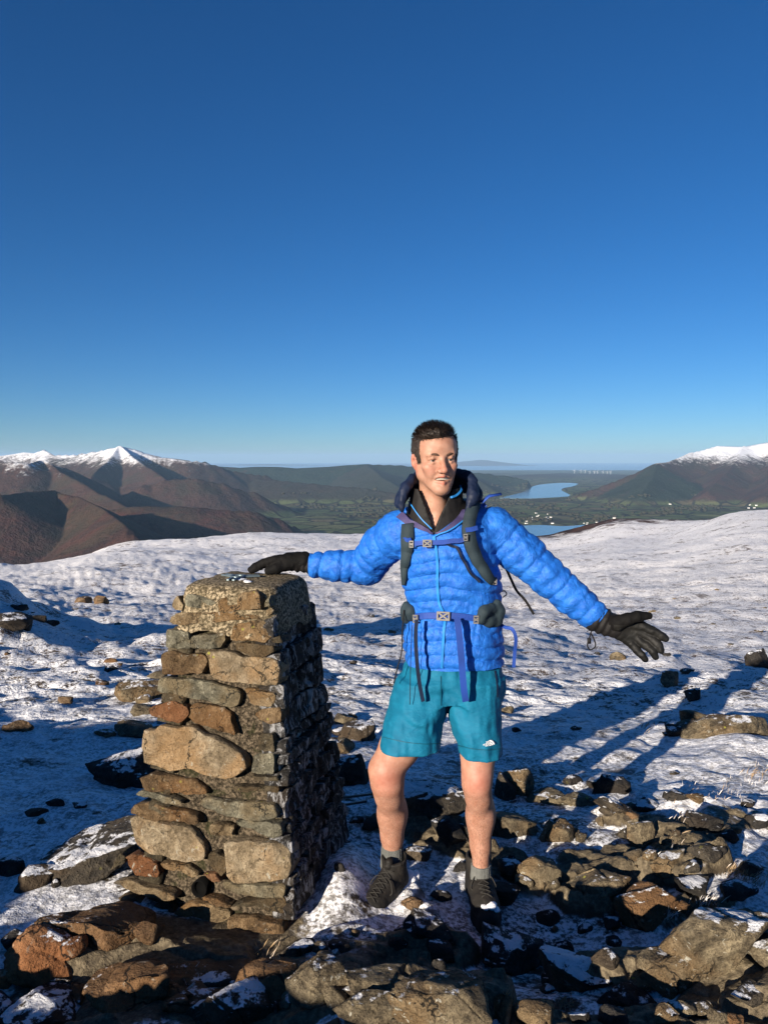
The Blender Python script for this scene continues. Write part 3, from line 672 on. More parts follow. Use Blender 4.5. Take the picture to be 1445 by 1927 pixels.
SMALL = [(34, 1150, 40, 22, 'd'), (64, 1166, 32, 16, 'd'), (92, 1174, 28, 12, 'd'), (292, 1282, 36, 28, 'l'), (262, 1348, 54, 32, 'l'), (100, 1518, 34, 14, 'd'), (526, 1862, 60, 34, 'l'), (828, 1696, 38, 28, 'd'),
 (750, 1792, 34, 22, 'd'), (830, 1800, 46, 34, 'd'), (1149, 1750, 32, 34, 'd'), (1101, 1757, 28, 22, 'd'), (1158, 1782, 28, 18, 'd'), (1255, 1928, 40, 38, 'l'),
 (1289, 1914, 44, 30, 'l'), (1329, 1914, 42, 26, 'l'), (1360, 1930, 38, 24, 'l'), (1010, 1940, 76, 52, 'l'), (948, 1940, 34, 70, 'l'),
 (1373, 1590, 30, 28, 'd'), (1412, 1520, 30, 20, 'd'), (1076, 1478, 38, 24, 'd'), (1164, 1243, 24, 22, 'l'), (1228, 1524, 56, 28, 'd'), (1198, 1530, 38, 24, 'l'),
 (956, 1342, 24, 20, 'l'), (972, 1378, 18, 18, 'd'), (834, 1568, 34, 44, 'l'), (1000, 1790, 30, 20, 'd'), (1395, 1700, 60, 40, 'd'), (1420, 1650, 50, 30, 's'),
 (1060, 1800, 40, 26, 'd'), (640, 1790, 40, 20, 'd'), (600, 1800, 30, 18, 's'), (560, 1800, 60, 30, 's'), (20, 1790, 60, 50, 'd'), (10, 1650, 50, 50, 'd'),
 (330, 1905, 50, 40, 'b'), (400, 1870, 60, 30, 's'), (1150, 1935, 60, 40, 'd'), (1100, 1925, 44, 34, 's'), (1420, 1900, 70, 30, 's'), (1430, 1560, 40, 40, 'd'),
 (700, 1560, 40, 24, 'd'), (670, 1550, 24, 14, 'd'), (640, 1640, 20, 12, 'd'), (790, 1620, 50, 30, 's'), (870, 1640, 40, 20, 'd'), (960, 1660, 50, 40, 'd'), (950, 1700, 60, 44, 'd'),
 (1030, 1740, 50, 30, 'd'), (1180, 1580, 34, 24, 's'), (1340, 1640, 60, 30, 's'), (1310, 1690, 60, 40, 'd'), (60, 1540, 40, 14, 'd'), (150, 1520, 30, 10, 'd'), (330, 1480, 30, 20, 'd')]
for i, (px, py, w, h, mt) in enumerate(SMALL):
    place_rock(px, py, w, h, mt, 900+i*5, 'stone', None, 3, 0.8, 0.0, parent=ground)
rg = np.random.RandomState(77)
for i in range(46):             # scattered stones set in the ground
    px = rg.uniform(0, 1445); py = 1240+700*rg.uniform(0, 1)**0.6
    if 200 < px < 660 and py < 1790: continue
    if 660 < px < 960 and 1640 < py < 1760: continue
    w = rg.uniform(10, 34)*(py/1600)
    place_rock(px, py, w, w*rg.uniform(0.4, 0.8), rg.choice(list('dsslb')), 2000+i, 'stone', None, 2 if w < 16 else 3, 0.9, 0, parent=ground)
for i in range(44):              # stones and tufted humps out on the snowfield
    px = rg.uniform(0, 1445); py = rg.uniform(1105, 1290)
    if 320 < px < 600 or 760 < px < 945: continue
    w = rg.uniform(7, 20)*(py-1000)/200; place_rock(px, py, w, w*rg.uniform(0.35, 0.6), rg.choice(list('bdsl')), 3000+i, 'stone', None, 2, 0.9, 0, parent=ground)
# added unseen outcrop behind the photographer; crest heights shaped to shade the foreground hollows
sd_f = np.array([math.sin(SUN_AZ), math.cos(SUN_AZ)]); sd_p = np.array([math.cos(SUN_AZ), -math.sin(SUN_AZ)])
RH = [(-9, 0.5), (-7.2, 0.7), (-5.4, 0.9), (-4.5, 1.0), (-4.1, 1.1), (-3.2, 1.08), (-2.9, 0.95), (-2.62, 0.70), (-2.2, 0.60), (-1.95, 0.74), (-1.7, 0.96), (-1.3, 1.02), (-0.95, 1.03), (-0.6, 1.05), (-0.3, 0.95), (0.3, 0.9), (1.0, 0.7), (2.0, 0.3)]
pp = np.linspace(-9, 2, 190); cs = np.array([(-0.95, -0.25), (-0.8, 0.15), (-0.55, 0.55), (-0.28, 0.88), (-0.08, 1.0), (0.06, 0.98), (0.22, 0.72), (0.36, 0.40), (0.5, 0.1), (0.6, -0.25)])
hh = np.interp(pp, [a for a, b in RH], [b for a, b in RH])+0.10*fbm2(pp*2.6, pp*0+3.3, 4, 5)
Pm, C0 = np.meshgrid(pp, cs[:, 0], indexing='ij'); _p, C1 = np.meshgrid(pp, cs[:, 1], indexing='ij')
fw = -1.9+C0*0.8+0.10*vn2(Pm*1.3+C1, C0*3, 9); X_ = sd_p[0]*Pm+sd_f[0]*fw; Y_ = sd_p[1]*Pm+sd_f[1]*fw
V = np.stack([X_, Y_, ground_z(X_, Y_)*0.3+hh[:, None]*C1], -1).reshape(-1, 3)
V = np.array(V); nc = len(cs)
F = [(k*nc+j, (k+1)*nc+j, (k+1)*nc+j+1, k*nc+j+1) for k in range(len(pp)-1) for j in range(nc-1)]
nzv = fbm3(V*3.0, 4, 3)
V = V+np.column_stack([0.10*nzv, 0.10*fbm3(V*3+9, 3, 4), 0.03*nzv])
tag(obj('shade_outcrop', V, F, M_ROCKS), 'long added rock bank behind the viewpoint, out of the picture, shaped to shade the foreground', 'rock')

# ------------------------------------------------------------------ stone-built survey pillar
U = np.array([-0.962, 0.273, 0]); U /= np.linalg.norm(U); Vv = np.array([0.273, 0.962, 0]); Vv /= np.linalg.norm(Vv)
PB = 0.63; PT = 0.37; PHT = 1.205
BR = np.array([-0.316, 2.49, 0.0]); PC = BR+U*PB/2+Vv*PB/2
pz = -0.02
pillar = empty('survey_pillar', (PC[0], PC[1], pz))
tag(pillar, 'tapering stone-built survey pillar with concrete cap under the black glove', 'pillar')
def corner(su, sv, z, inset=0.0):      # su, sv in -1..1
    h = (PB+(PT-PB)*z/PHT)/2-inset
    return PC+U*su*h+Vv*sv*h+np.array([0, 0, z])
# core of mortar
t = NT('mortar'); nA = t.noise(90, 4, 0.7); nB = t.noise(14, 4, 0.6)
c = t.ramp(nA, [(0.38, (0.016, 0.013, 0.009)), (0.5, (0.062, 0.049, 0.033)), (0.62, (0.16, 0.125, 0.085))])
c = t.mix(t.map(nB, 0.54, 0.66), c, t.mix(0.6, c, (0.020, 0.024, 0.008)))
M_MORTAR = t.out(c, 0.95, t.bump(nA, 1.0, 0.012), 0.1)
t = NT('mortar_rimed_shade'); nA = t.noise(70, 4, 0.7)
c = t.ramp(nA, [(0.30, (0.012, 0.011, 0.010)), (0.7, (0.05, 0.045, 0.04))])  # darker than the front mortar: the sunless side's shade put into colour
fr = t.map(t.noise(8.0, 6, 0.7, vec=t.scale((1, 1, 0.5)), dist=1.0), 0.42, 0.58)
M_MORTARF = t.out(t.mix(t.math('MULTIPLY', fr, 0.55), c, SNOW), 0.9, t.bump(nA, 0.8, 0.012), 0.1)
def core_side(su0, sv0, su1, sv1, name, mat):
    n, mz = 24, 44; v = []
    nrm = np.cross(corner(su1, sv1, 0)-corner(su0, sv0, 0), [0, 0, 1.0]); nrm /= np.linalg.norm(nrm)
    for k in range(mz+1):
        z = -0.12+(PHT-0.02+0.12)*k/mz; zc = max(z, 0)
        for j in range(n+1):
            a = j/n; p = corner(su0, sv0, zc, 0.028)*(1-a)+corner(su1, sv1, zc, 0.028)*a; p[2] = z
            v.append(p)
    v = np.array(v); v += nrm*(0.010*fbm3(v*22, 3, 5)*np.array([0 if q % (n+1) in (0, n) else 1 for q in range(len(v))]))[:, None]
    f = [(k*(n+1)+j, k*(n+1)+j+1, (k+1)*(n+1)+j+1, (k+1)*(n+1)+j) for k in range(mz) for j in range(n)]
    return obj(name, v, f, mat, pillar)
core_side(1, -1, -1, -1, 'mortar_core', M_MORTAR)
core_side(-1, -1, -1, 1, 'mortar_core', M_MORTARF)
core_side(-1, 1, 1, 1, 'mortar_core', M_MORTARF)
core_side(1, 1, 1, -1, 'mortar_core', M_MORTAR)
STM = {
 't': rock_mat('stone_tan', (0.075, 0.050, 0.026), (0.215, 0.155, 0.085), (0.40, 0.31, 0.19), scale=14, lichen=0.25),
 'p': rock_mat('stone_pale', (0.11, 0.082, 0.048), (0.31, 0.24, 0.15), (0.50, 0.41, 0.28), scale=13, lichen=0.35),
 'g': rock_mat('stone_grey_green', (0.065, 0.062, 0.045), (0.18, 0.165, 0.115), (0.34, 0.315, 0.225), scale=14, lichen=0.25),
 'b': rock_mat('stone_brown', (0.050, 0.030, 0.014), (0.155, 0.098, 0.048), (0.29, 0.20, 0.11), scale=14, lichen=0.20),
 'r': rock_mat('stone_rust', (0.055, 0.028, 0.014), (0.165, 0.082, 0.040), (0.29, 0.165, 0.085), scale=13, lichen=0.35),
 'f': rock_mat('stone_rimed_shade', (0.010, 0.010, 0.010), (0.035, 0.032, 0.030), (0.08, 0.072, 0.06), scale=14, lichen=0.0, frost=0.9),  # rime over a near-black base that paints in the right face's shade
 'k': rock_mat('stone_dull', (0.03, 0.025, 0.015), (0.095, 0.075, 0.045), (0.18, 0.145, 0.09), scale=14, lichen=0.1)}
def stone_mesh(poly, nrm, up, right, seed, depth=0.075, proud=0.014, n=36):
    """poly: 3-D outline on the face, anticlockwise or not; block with a rough, slightly domed front"""
    rg = np.random.RandomState(seed); P = np.array(poly); c = P.mean(0)
    d = np.stack([(P-c) @ right, (P-c) @ up], -1)
    if sum(d[i, 0]*d[(i+1) % len(d), 1]-d[(i+1) % len(d), 0]*d[i, 1] for i in range(len(d))) < 0: d = d[::-1]
    # resample outline, rounding corners a little
    e = np.vstack([d, d[:1]]); L = np.concatenate([[0], np.cumsum(np.linalg.norm(np.diff(e, axis=0), axis=1))])
    s = np.linspace(0, L[-1], n, endpoint=False); o = np.stack([np.interp(s, L, e[:, 0]), np.interp(s, L, e[:, 1])], -1)
    o = o*1.035
    o = 0.12*np.roll(o, 1, 0)+0.76*o+0.12*np.roll(o, -1, 0)
    size = math.sqrt(np.ptp(d[:, 0])*np.ptp(d[:, 1]))
    off = rg.uniform(-40, 40, 3)
    q = np.column_stack([o*38, np.zeros(n)])+off
    o = o + np.stack([fbm3(q, 3, seed), fbm3(q+31, 3, seed)], -1)*0.007
    w0 = o.copy(); cen = o.mean(0)
    pr = rg.uniform(0.75, 1.35)*proud; tx, ty = rg.normal(0, 0.05, 2)
    rings = [(0.98, -depth), (1.0, -0.012), (1.0, pr*0.72), (0.985, pr*0.93), (0.93, pr), (0.80, pr*1.02), (0.62, pr*1.0), (0.42, pr*1.02), (0.2, pr)]
    v = []
    wmin = np.min(np.linalg.norm(o-cen, axis=1))
    for sc, z in rings:
        # inset by distance near the edge so that thin stones keep their rim
        pts = cen+(w0-cen)*sc
        zz = np.full(n, z)
        if z > 0:
            q3 = np.column_stack([pts*26, np.zeros(n)])+off
            zz = zz+(0.0095*fbm3(q3, 4, seed+3, 0.6)+0.006*np.sign(fbm3(q3*0.35+7, 2, seed+5)))*(1 if sc < 0.99 else 0.5)+tx*(pts[:, 0]-cen[0])+ty*(pts[:, 1]-cen[1])
        v.append(np.column_stack([pts, zz]))
    v.append(np.array([[cen[0], cen[1], rings[-1][1]]])); v = np.vstack(v)
    R_ = len(rings); f = []
    for k in range(R_-1):
        for j in range(n):
            f.append((k*n+j, k*n+(j+1) % n, (k+1)*n+(j+1) % n, (k+1)*n+j))
    last = (R_-1)*n
    f += [(last+j, last+(j+1) % n, len(v)-1) for j in range(n)]
    f.append(tuple(reversed(range(n))))
    W3 = c+v[:, :1]*right+v[:, 1:2]*up+v[:, 2:3]*nrm
    return W3, f
# front face, stone by stone as they sit
f0 = corner(1, -1, 0); f1 = corner(-1, -1, 0); f2 = corner(-1, -1, PHT); right = -U
fn = np.cross(f1-f0, f2-f0); fn /= np.linalg.norm(fn); fn *= -np.sign(fn @ np.array([0, 1.0, 0])); upv = np.cross(fn, right); upv *= np.sign(upv[2])
def on_front(px, py):
    d = ray(px, py); t = ((f0-CAMP) @ fn)/(d @ fn); return CAMP+d*t
CR = {2: (330, 1050, 250/1445), 4: (200, 1140, 360/1445), 5: (200, 1400, 360/1445), 6: (200, 1580, 400/1445)}
STONES = [
 (2, 't', [(0, 430), (30, 410), (95, 510), (70, 570), (0, 570), (-30, 520)]),
 (2, 'g', [(150, 400), (260, 410), (360, 440), (455, 475), (370, 560), (250, 550), (125, 520), (125, 470)]),
 (2, 't', [(475, 440), (620, 420), (880, 350), (940, 380), (960, 545), (700, 560), (590, 580), (485, 580)]),
 (2, 'g', [(1055, 405), (1055, 520), (990, 540), (1000, 480)]),
 (2, 't', [(20, 610), (110, 595), (600, 580), (800, 565), (1060, 555), (1070, 590), (1010, 640), (800, 665), (500, 690), (150, 715), (0, 725), (-20, 690)]),
 (4, 'g', [(480, 180), (640, 195), (640, 320), (560, 325), (460, 305), (465, 230)]),
 (4, 'g', [(680, 225), (910, 205), (890, 270), (850, 315), (740, 325), (645, 310), (660, 250)]),
 (4, 't', [(1000, 140), (1160, 110), (1230, 145), (1270, 210), (1210, 275), (1100, 260), (965, 250)]),
 (4, 'k', [(1250, 245), (1330, 220), (1340, 265), (1260, 275)]),
 (4, 'k', [(980, 280), (1100, 285), (1260, 305), (1270, 340), (1200, 380), (1080, 365), (990, 330)]),
 (4, 'b', [(440, 350), (520, 335), (630, 365), (745, 375), (755, 430), (735, 510), (600, 512), (440, 515), (430, 400)]),
 (4, 'p', [(770, 345), (900, 340), (1000, 365), (1040, 385), (1200, 390), (1310, 410), (1325, 480), (1310, 590), (1150, 590), (980, 570), (820, 545), (790, 440)]),
 (4, 'g', [(420, 540), (600, 555), (770, 580), (900, 610), (1005, 635), (1010, 720), (960, 768), (800, 725), (600, 685), (395, 640)]),
 (4, 't', [(1055, 620), (1200, 640), (1290, 655), (1270, 740), (1240, 765), (1095, 735), (1085, 680)]),
 (4, 'r', [(340, 770), (430, 735), (530, 722), (610, 750), (625, 810), (560, 880), (480, 865), (400, 840), (345, 810)]),
 (4, 'b', [(640, 745), (800, 755), (900, 790), (940, 820), (985, 965), (850, 930), (700, 890), (615, 840), (630, 790)]),
 (4, 'b', [(1120, 820), (1180, 780), (1320, 770), (1320, 885), (1250, 895), (1150, 860)]),
 (4, 'p', [(300, 930), (380, 965), (400, 905), (480, 905), (540, 930), (600, 910), (690, 920), (760, 980), (860, 1000), (915, 1040), (1000, 1100), (1030, 1114), (1070, 1214), (950, 1294), (850, 1284), (700, 1244), (620, 1214), (530, 1244), (430, 1214), (290, 1184)]),
 (4, 'k', [(1160, 970), (1270, 960), (1285, 1100), (1200, 1090), (1165, 1040)]),
 (5, 'g', [(1120, 85), (1260, 75), (1270, 150), (1260, 220), (1180, 225), (1105, 210)]),
 (5, 'k', [(1100, 225), (1190, 238), (1310, 238), (1305, 272), (1150, 268)]),
 (5, 'b', [(255, 250), (310, 245), (340, 210), (500, 245), (680, 280), (740, 330), (770, 370), (650, 380), (500, 365), (320, 345)]),
 (5, 'k', [(940, 345), (1000, 310), (1120, 310), (1290, 320), (1300, 370), (1150, 350), (1000, 345)]),
 (5, 'g', [(245, 365), (290, 330), (420, 380), (560, 410), (590, 440), (520, 450), (400, 420), (280, 385)]),
 (5, 'b', [(200, 490), (240, 450), (320, 445), (430, 470), (600, 505), (700, 540), (720, 600), (560, 580), (420, 575), (300, 555), (210, 515)]),
 (5, 'g', [(715, 420), (800, 415), (1000, 435), (1280, 450), (1315, 530), (1200, 565), (1050, 560), (880, 520), (720, 475)]),
 (5, 't', [(800, 595), (890, 600), (965, 615), (955, 700), (880, 690), (805, 675)]),
 (5, 'g', [(985, 580), (1100, 570), (1330, 590), (1340, 680), (1270, 705), (1150, 650), (1000, 610)]),
 (5, 'p', [(210, 540), (290, 550), (400, 580), (470, 590), (540, 610), (620, 620), (690, 700), (750, 770), (755, 850), (700, 880), (600, 865), (500, 850), (420, 830), (320, 795), (240, 740), (205, 640)]),
 (6, 'p', [(820, 5), (1000, 0), (1180, 20), (1245, 60), (1270, 180), (1240, 255), (1100, 275), (930, 290), (835, 260), (830, 160)]),
 (6, 'k', [(700, 95), (760, 75), (835, 120), (825, 200), (790, 250), (730, 200), (695, 160)]),
 (6, 'r', [(150, 110), (200, 85), (300, 130), (360, 160), (365, 245), (280, 240), (200, 235), (155, 170)]),
 (6, 't', [(385, 145), (480, 155), (560, 185), (625, 235), (600, 250), (500, 210), (400, 190)]),
 (6, 'r', [(665, 235), (740, 230), (800, 275), (740, 290)]),
 (6, 'g', [(795, 300), (900, 298), (1050, 312), (1215, 312), (1215, 385), (1080, 385), (900, 365), (800, 330)]),
 (6, 't', [(100, 280), (180, 265), (280, 305), (400, 335), (490, 365), (490, 390), (380, 385), (250, 360), (130, 320)]),
 (6, 't', [(90, 385), (190, 385), (240, 430), (300, 530), (200, 520), (110, 455)]),
 (6, 'k', [(320, 455), (380, 410), (450, 440), (470, 490), (400, 515), (330, 495)]),
 (6, 't', [(480, 490), (540, 440), (620, 420), (740, 465), (840, 500), (830, 545), (700, 570), (600, 560), (510, 520)]),
 (6, 'b', [(655, 385), (760, 385), (870, 430), (860, 450), (750, 430), (660, 410)]),
 (6, 'k', [(880, 420), (1050, 400), (1215, 400), (1210, 500), (1100, 480), (1000, 440)]),
 (6, 'b', [(845, 525), (1030, 530), (1205, 565), (1230, 660), (1190, 700), (1050, 675), (850, 640)]),
 (6, 'k', [(40, 190), (120, 80), (150, 110), (145, 150)]),
 (6, 'k', [(500, 560), (600, 575), (760, 605), (835, 645), (780, 660), (600, 620), (510, 600)]),
]
for i, (cr, mt, pts) in enumerate(STONES):
    ox, oy, sc = CR[cr]
    poly = [on_front(ox+x*sc, oy+y*sc) for x, y in pts]
    v, f = stone_mesh(poly, fn, upv, right, 300+i, proud=0.011)
    obj('stone', v, f, STM[mt], pillar)
# the three other faces: irregular courses
def coursed(su0, sv0, su1, sv1, mat, seed):
    rg = np.random.RandomState(seed)
    a0, a1 = corner(su0, sv0, 0), corner(su1, sv1, 0); rt = (a1-a0)/np.linalg.norm(a1-a0)
    b0 = corner(su0, sv0, PHT); nr = np.cross(rt, b0-a0); nr /= np.linalg.norm(nr)
    if nr @ (a0-PC) < 0: nr = -nr
    upn = np.cross(nr, rt); upn *= np.sign(upn[2])
    z = 0.0
    while z < PHT-0.13:
        hgt = rg.uniform(0.045, 0.12); z1 = min(z+hgt, PHT-0.10); s = rg.uniform(-0.02, 0.02)
        while s < 0.97:
            wd = rg.uniform(0.16, 0.42); e = min(s+wd, 1.01)
            if e > 0.9: e = 1.01
            if rg.uniform() > 0.1:
                def pt(a, zz): return corner(su0, sv0, zz)*(1-a)+corner(su1, sv1, zz)*a
                g = 0.012; j = lambda: rg.uniform(-0.010, 0.010)
                za, zb = z+g, z1-g*0.4
                poly = [pt(s+0.02+j(), za+j()), pt((s+e)/2, za+j()*0.6), pt(e-0.02+j(), za+j()), pt(e-0.01+j(), (za+zb)/2), pt(e-0.03+j(), zb+j()), pt((s+e)/2, zb+j()), pt(s+0.03+j(), zb+j()), pt(s+0.01, (za+zb)/2)]
                v, f = stone_mesh(poly, nr, upn, rt, rg.randint(1, 9999), proud=rg.uniform(0.002, 0.013), n=24)
                obj('stone', v, f, mat, pillar)
            s = e
        z = z1
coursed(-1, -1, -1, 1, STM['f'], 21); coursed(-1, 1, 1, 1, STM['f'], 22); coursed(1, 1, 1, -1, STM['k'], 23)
# concrete cap
t = NT('concrete_cap'); nA = t.noise(95, 3, 0.7); nB = t.noise(20, 4, 0.6)
c = t.ramp(nA, [(0.41, (0.040, 0.032, 0.020)), (0.5, (0.15, 0.118, 0.072)), (0.59, (0.36, 0.29, 0.19))])
c = t.mix(t.map(nB, 0.42, 0.62), c, t.mix(0.5, c, (0.07, 0.055, 0.03)))
M_CAP = t.out(c, 0.95, t.bump(nA, 1.0, 0.006), 0.15)
def cap_mesh():
    # rounded-square column section from z = 1.085 up to the domed top
    n = 48; v = []; prof = [(1.04, 0.008), (1.085, 0.003), (1.14, 0.003), (1.175, 0.0), (1.194, -0.006), (1.205, -0.016), (1.210, -0.034), (1.212, -0.08), (1.213, -0.13)]
    for z, off in prof:
        h = (PB+(PT-PB)*min(z, PHT)/PHT)/2+off+0.004
        for j in range(n):
            a = 2*math.pi*j/n; ca, sa = math.cos(a), math.sin(a); r = h/((abs(ca)**7+abs(sa)**7)**(1/7))
            p = PC+U*r*ca+Vv*r*sa; p[2] = z
            low = 0.035*fbm2(np.array([ca*3.0]), np.array([sa*3.0]), 3, 7)[0] if z < 1.06 else 0
            v.append(p+np.array([0, 0, low]))
    v.append(PC+np.array([0, 0, 1.215])); v = np.array(v)
    d = v-np.array([PC[0], PC[1], 1.1]); d /= np.linalg.norm(d, axis=1)[:, None]
    v += d*(0.007*fbm3(v*20, 3, 3)+0.004*fbm3(v*70, 2, 5))[:, None]
    k = len(prof); f = [(i*n+j, i*n+(j+1) % n, (i+1)*n+(j+1) % n, (i+1)*n+j) for i in range(k-1) for j in range(n)]
    f += [((k-1)*n+j, (k-1)*n+(j+1) % n, k*n) for j in range(n)]
    return v, f
v, f = cap_mesh(); cap = obj('concrete_cap', v, f, M_CAP, pillar, flip=True)
# metal mounting plate with three grooved arms let into the top
t = NT('plate_metal'); M_PLATE = t.out(t.mix(t.noise(40, 3, 0.6), (0.10, 0.14, 0.16), (0.26, 0.32, 0.34)), 0.45, None, 0.5, 0.7)
pc = PC+U*0.035-Vv*0.01; pl = MB()
for k in range(3):
    a = 0.4+k*2.0944; d = U*math.cos(a)+Vv*math.sin(a); s = np.cross([0, 0, 1.0], d)
    for sg in (-1, 1):
        Mx = np.column_stack([d, s, [0, 0, 1]]); pl.add(*box(pc+d*0.050+s*sg*0.011+np.array([0, 0, 1.2185]), 0.066, 0.009, 0.006, Mx))
plate = pl.build('mounting_plate', M_PLATE, pillar, smooth=False)
rg_ = MB(); th = np.linspace(0, 2*math.pi, 25)
rg_.add(*tube([pc+U*0.025*math.cos(a)+Vv*0.025*math.sin(a)+np.array([0, 0, 1.219]) for a in th], 0.006, 6, False)); rg_.build('ring', M_PLATE, plate)
t = NT('ice'); M_SNOWC = t.out(SNOW, 0.5, t.bump(t.noise(60, 3, 0.6), 0.5, 0.01), 0.4)
ib = MB(); rg = np.random.RandomState(8)
for k in range(7):
    v2, f2 = ICO[2]; c = PC-U*rg.uniform(-0.05, 0.06)-Vv*rg.uniform(0.02, 0.09); c[2] = 1.214
    ib.add(v2*np.array([0.016, 0.012, 0.003])*rg.uniform(0.5, 1.1)+c, f2)
stuff(ib.build('ice_patch', M_SNOWC, pillar))
# drain pipe mouth low on the front
pc = on_front(377, 1671); pm = MB(); n = 24
ring = []
for rad, dz in ((0.026, -0.006), (0.026, 0.010), (0.031, 0.010), (0.031, -0.04)):
    for j in range(n):
        a = 2*math.pi*j/n; ring.append(pc+right*rad*math.cos(a)+upv*rad*math.sin(a)+fn*dz)
pm.add(ring, [(i*n+j, i*n+(j+1) % n, (i+1)*n+(j+1) % n, (i+1)*n+j) for i in range(3) for j in range(n)]+[tuple(reversed(range(n)))])
t = NT('pipe_bore_shade'); pm.build('pipe_mouth', t.out((0.004, 0.004, 0.004), 0.9, None, 0.05), pillar)  # black end disc paints the shade inside the bore
# ------------------------------------------------------------------ signed-distance modelling kit
class Grid:
    def __init__(s, xs, ys, zs):
        s.x, s.y, s.z = (np.asarray(a, np.float32) for a in (xs, ys, zs)); s.D = np.full((len(xs), len(ys), len(zs)), 1.0, np.float32)
    def sl(s, lo, hi, pad):
        r = []
        for a, l, h in zip((s.x, s.y, s.z), lo, hi):
            i = max(int(np.searchsorted(a, l-pad))-1, 0); j = min(int(np.searchsorted(a, h+pad))+1, len(a)); r.append(slice(i, max(j, i+1)))
        return tuple(r)
    def pts(s, q): return s.x[q[0]][:, None, None], s.y[q[1]][None, :, None], s.z[q[2]][None, None, :]
    def add(s, fn, lo, hi, k=0.0, sub=False):
        q = s.sl(lo, hi, 0.03+k); d = fn(*s.pts(q)).astype(np.float32); a = s.D[q]
        if sub: d = -d
        if k > 0:
            h = np.clip(k-np.abs(a-d), 0, None)/k; b = h*h*k*0.25
        else: b = 0
        s.D[q] = (np.maximum(a, d)+b) if sub else (np.minimum(a, d)-b)
    def cone(s, a, b, ra, rb, k=0.0, sub=False, mod=None):
        a = np.asarray(a, float); b = np.asarray(b, float); m = max(ra, rb)+0.02; L = np.linalg.norm(b-a)
        def fn(x, y, z):
            px, py, pz = x-a[0], y-a[1], z-a[2]; ba = b-a
            h = np.clip((px*ba[0]+py*ba[1]+pz*ba[2])/(ba @ ba), 0, 1)
            d = np.sqrt((px-h*ba[0])**2+(py-h*ba[1])**2+(pz-h*ba[2])**2)-(ra+(rb-ra)*h)
            if mod is not None: d = d-mod(h*L, x, y, z)
            return d
        s.add(fn, np.minimum(a, b)-m, np.maximum(a, b)+m, k, sub)
    def chain(s, pts, rad, k=0.0, kin=0.0, mod=None, s0=0.0):
        d0 = s0
        for i in range(len(pts)-1):
            L = np.linalg.norm(np.asarray(pts[i+1])-np.asarray(pts[i])); dd = d0
            s.cone(pts[i], pts[i+1], rad[i], rad[i+1], k if i == 0 else max(kin, 1e-4), False, None if mod is None else (lambda t, x, y, z, dd=dd: mod(t+dd, x, y, z)))
            d0 += L
    def ell(s, c, r, k=0.0, sub=False, M=None):
        c = np.asarray(c, float); r = np.asarray(r, float); m = r.max()
        def fn(x, y, z):
            px, py, pz = x-c[0], y-c[1], z-c[2]
            if M is not None: px, py, pz = (M[0, i]*px+M[1, i]*py+M[2, i]*pz for i in range(3))
            k0 = np.sqrt((px/r[0])**2+(py/r[1])**2+(pz/r[2])**2); k1 = np.sqrt((px/r[0]**2)**2+(py/r[1]**2)**2+(pz/r[2]**2)**2)
            return k0*(k0-1)/(k1+1e-6)
        s.add(fn, c-m, c+m, k, sub)
    def loft(s, rows, k=0.0, sub=False, mod=None, e=2.3):      # rows: z, cx, cy, a, b from low to high
        rows = np.array(sorted(rows)); zz = rows[:, 0]
        lo = [np.min(rows[:, 1]-rows[:, 3]), np.min(rows[:, 2]-rows[:, 4]), zz[0]]; hi = [np.max(rows[:, 1]+rows[:, 3]), np.max(rows[:, 2]+rows[:, 4]), zz[-1]]
        def fn(x, y, z):
            cx, cy, a, b = (np.interp(z.ravel(), zz, rows[:, i])[None, None, :] for i in (1, 2, 3, 4))
            q = (np.abs((x-cx)/a)**e+np.abs((y-cy)/b)**e)**(1/e)
            d = (q-1)*np.minimum(a, b)
            if mod is not None: d = d-mod(x, y, z)
            return np.maximum(d, np.maximum(zz[0]-z, z-zz[-1]))
        s.add(fn, lo, hi, k, sub)
    def mesh(s):
        D = s.D; ins = D < 0
        c = [(i, j, k) for k in (0, 1) for j in (0, 1) for i in (0, 1)]
        nx, ny, nz = (n-1 for n in D.shape)
        cnt = sum(ins[i:nx+i, j:ny+j, k:nz+k].astype(np.int8) for i, j, k in c)
        act = np.argwhere((cnt > 0) & (cnt < 8)); ids = np.full((nx, ny, nz), -1, np.int32); ids[tuple(act.T)] = np.arange(len(act))
        ax = [s.x, s.y, s.z]
        P = [np.stack([ax[m][act[:, m]+o[m]] for m in range(3)], -1) for o in c]; val = [D[act[:, 0]+o[0], act[:, 1]+o[1], act[:, 2]+o[2]] for o in c]
        acc = np.zeros((len(act), 3), np.float32); num = np.zeros(len(act), np.float32)
        for a in range(8):
            for b in range(a+1, 8):
                if sum(abs(c[a][m]-c[b][m]) for m in range(3)) != 1: continue
                m_ = (val[a] < 0) != (val[b] < 0); t = np.where(m_, val[a]/np.where(m_, val[a]-val[b], 1), 0)
                acc += np.where(m_[:, None], P[a]+(P[b]-P[a])*t[:, None], 0); num += m_
        v = acc/num[:, None]; faces = []
        for m in range(3):
            u, w = (m+1) % 3, (m+2) % 3
            sa = [slice(1, -1)]*3; sa[m] = slice(0, -1); sb = list(sa); sb[m] = slice(1, None)
            A_, B_ = ins[tuple(sa)], ins[tuple(sb)]; e = np.argwhere(A_ != B_)
            if not len(e): continue
            fl = A_[tuple(e.T)]
            g = e.copy(); g[:, u] += 1; g[:, w] += 1
            def cell(du, dw):
                q = g.copy(); q[:, u] -= du; q[:, w] -= dw; return ids[q[:, 0], q[:, 1], q[:, 2]]
            f = np.stack([cell(1, 1), cell(0, 1), cell(0, 0), cell(1, 0)], -1); f[~fl] = f[~fl][:, ::-1]; faces.append(f)
        f = np.vstack(faces); return v, f[(f >= 0).all(1)]
def lin(a, b, h): return np.arange(a, b+h, h)
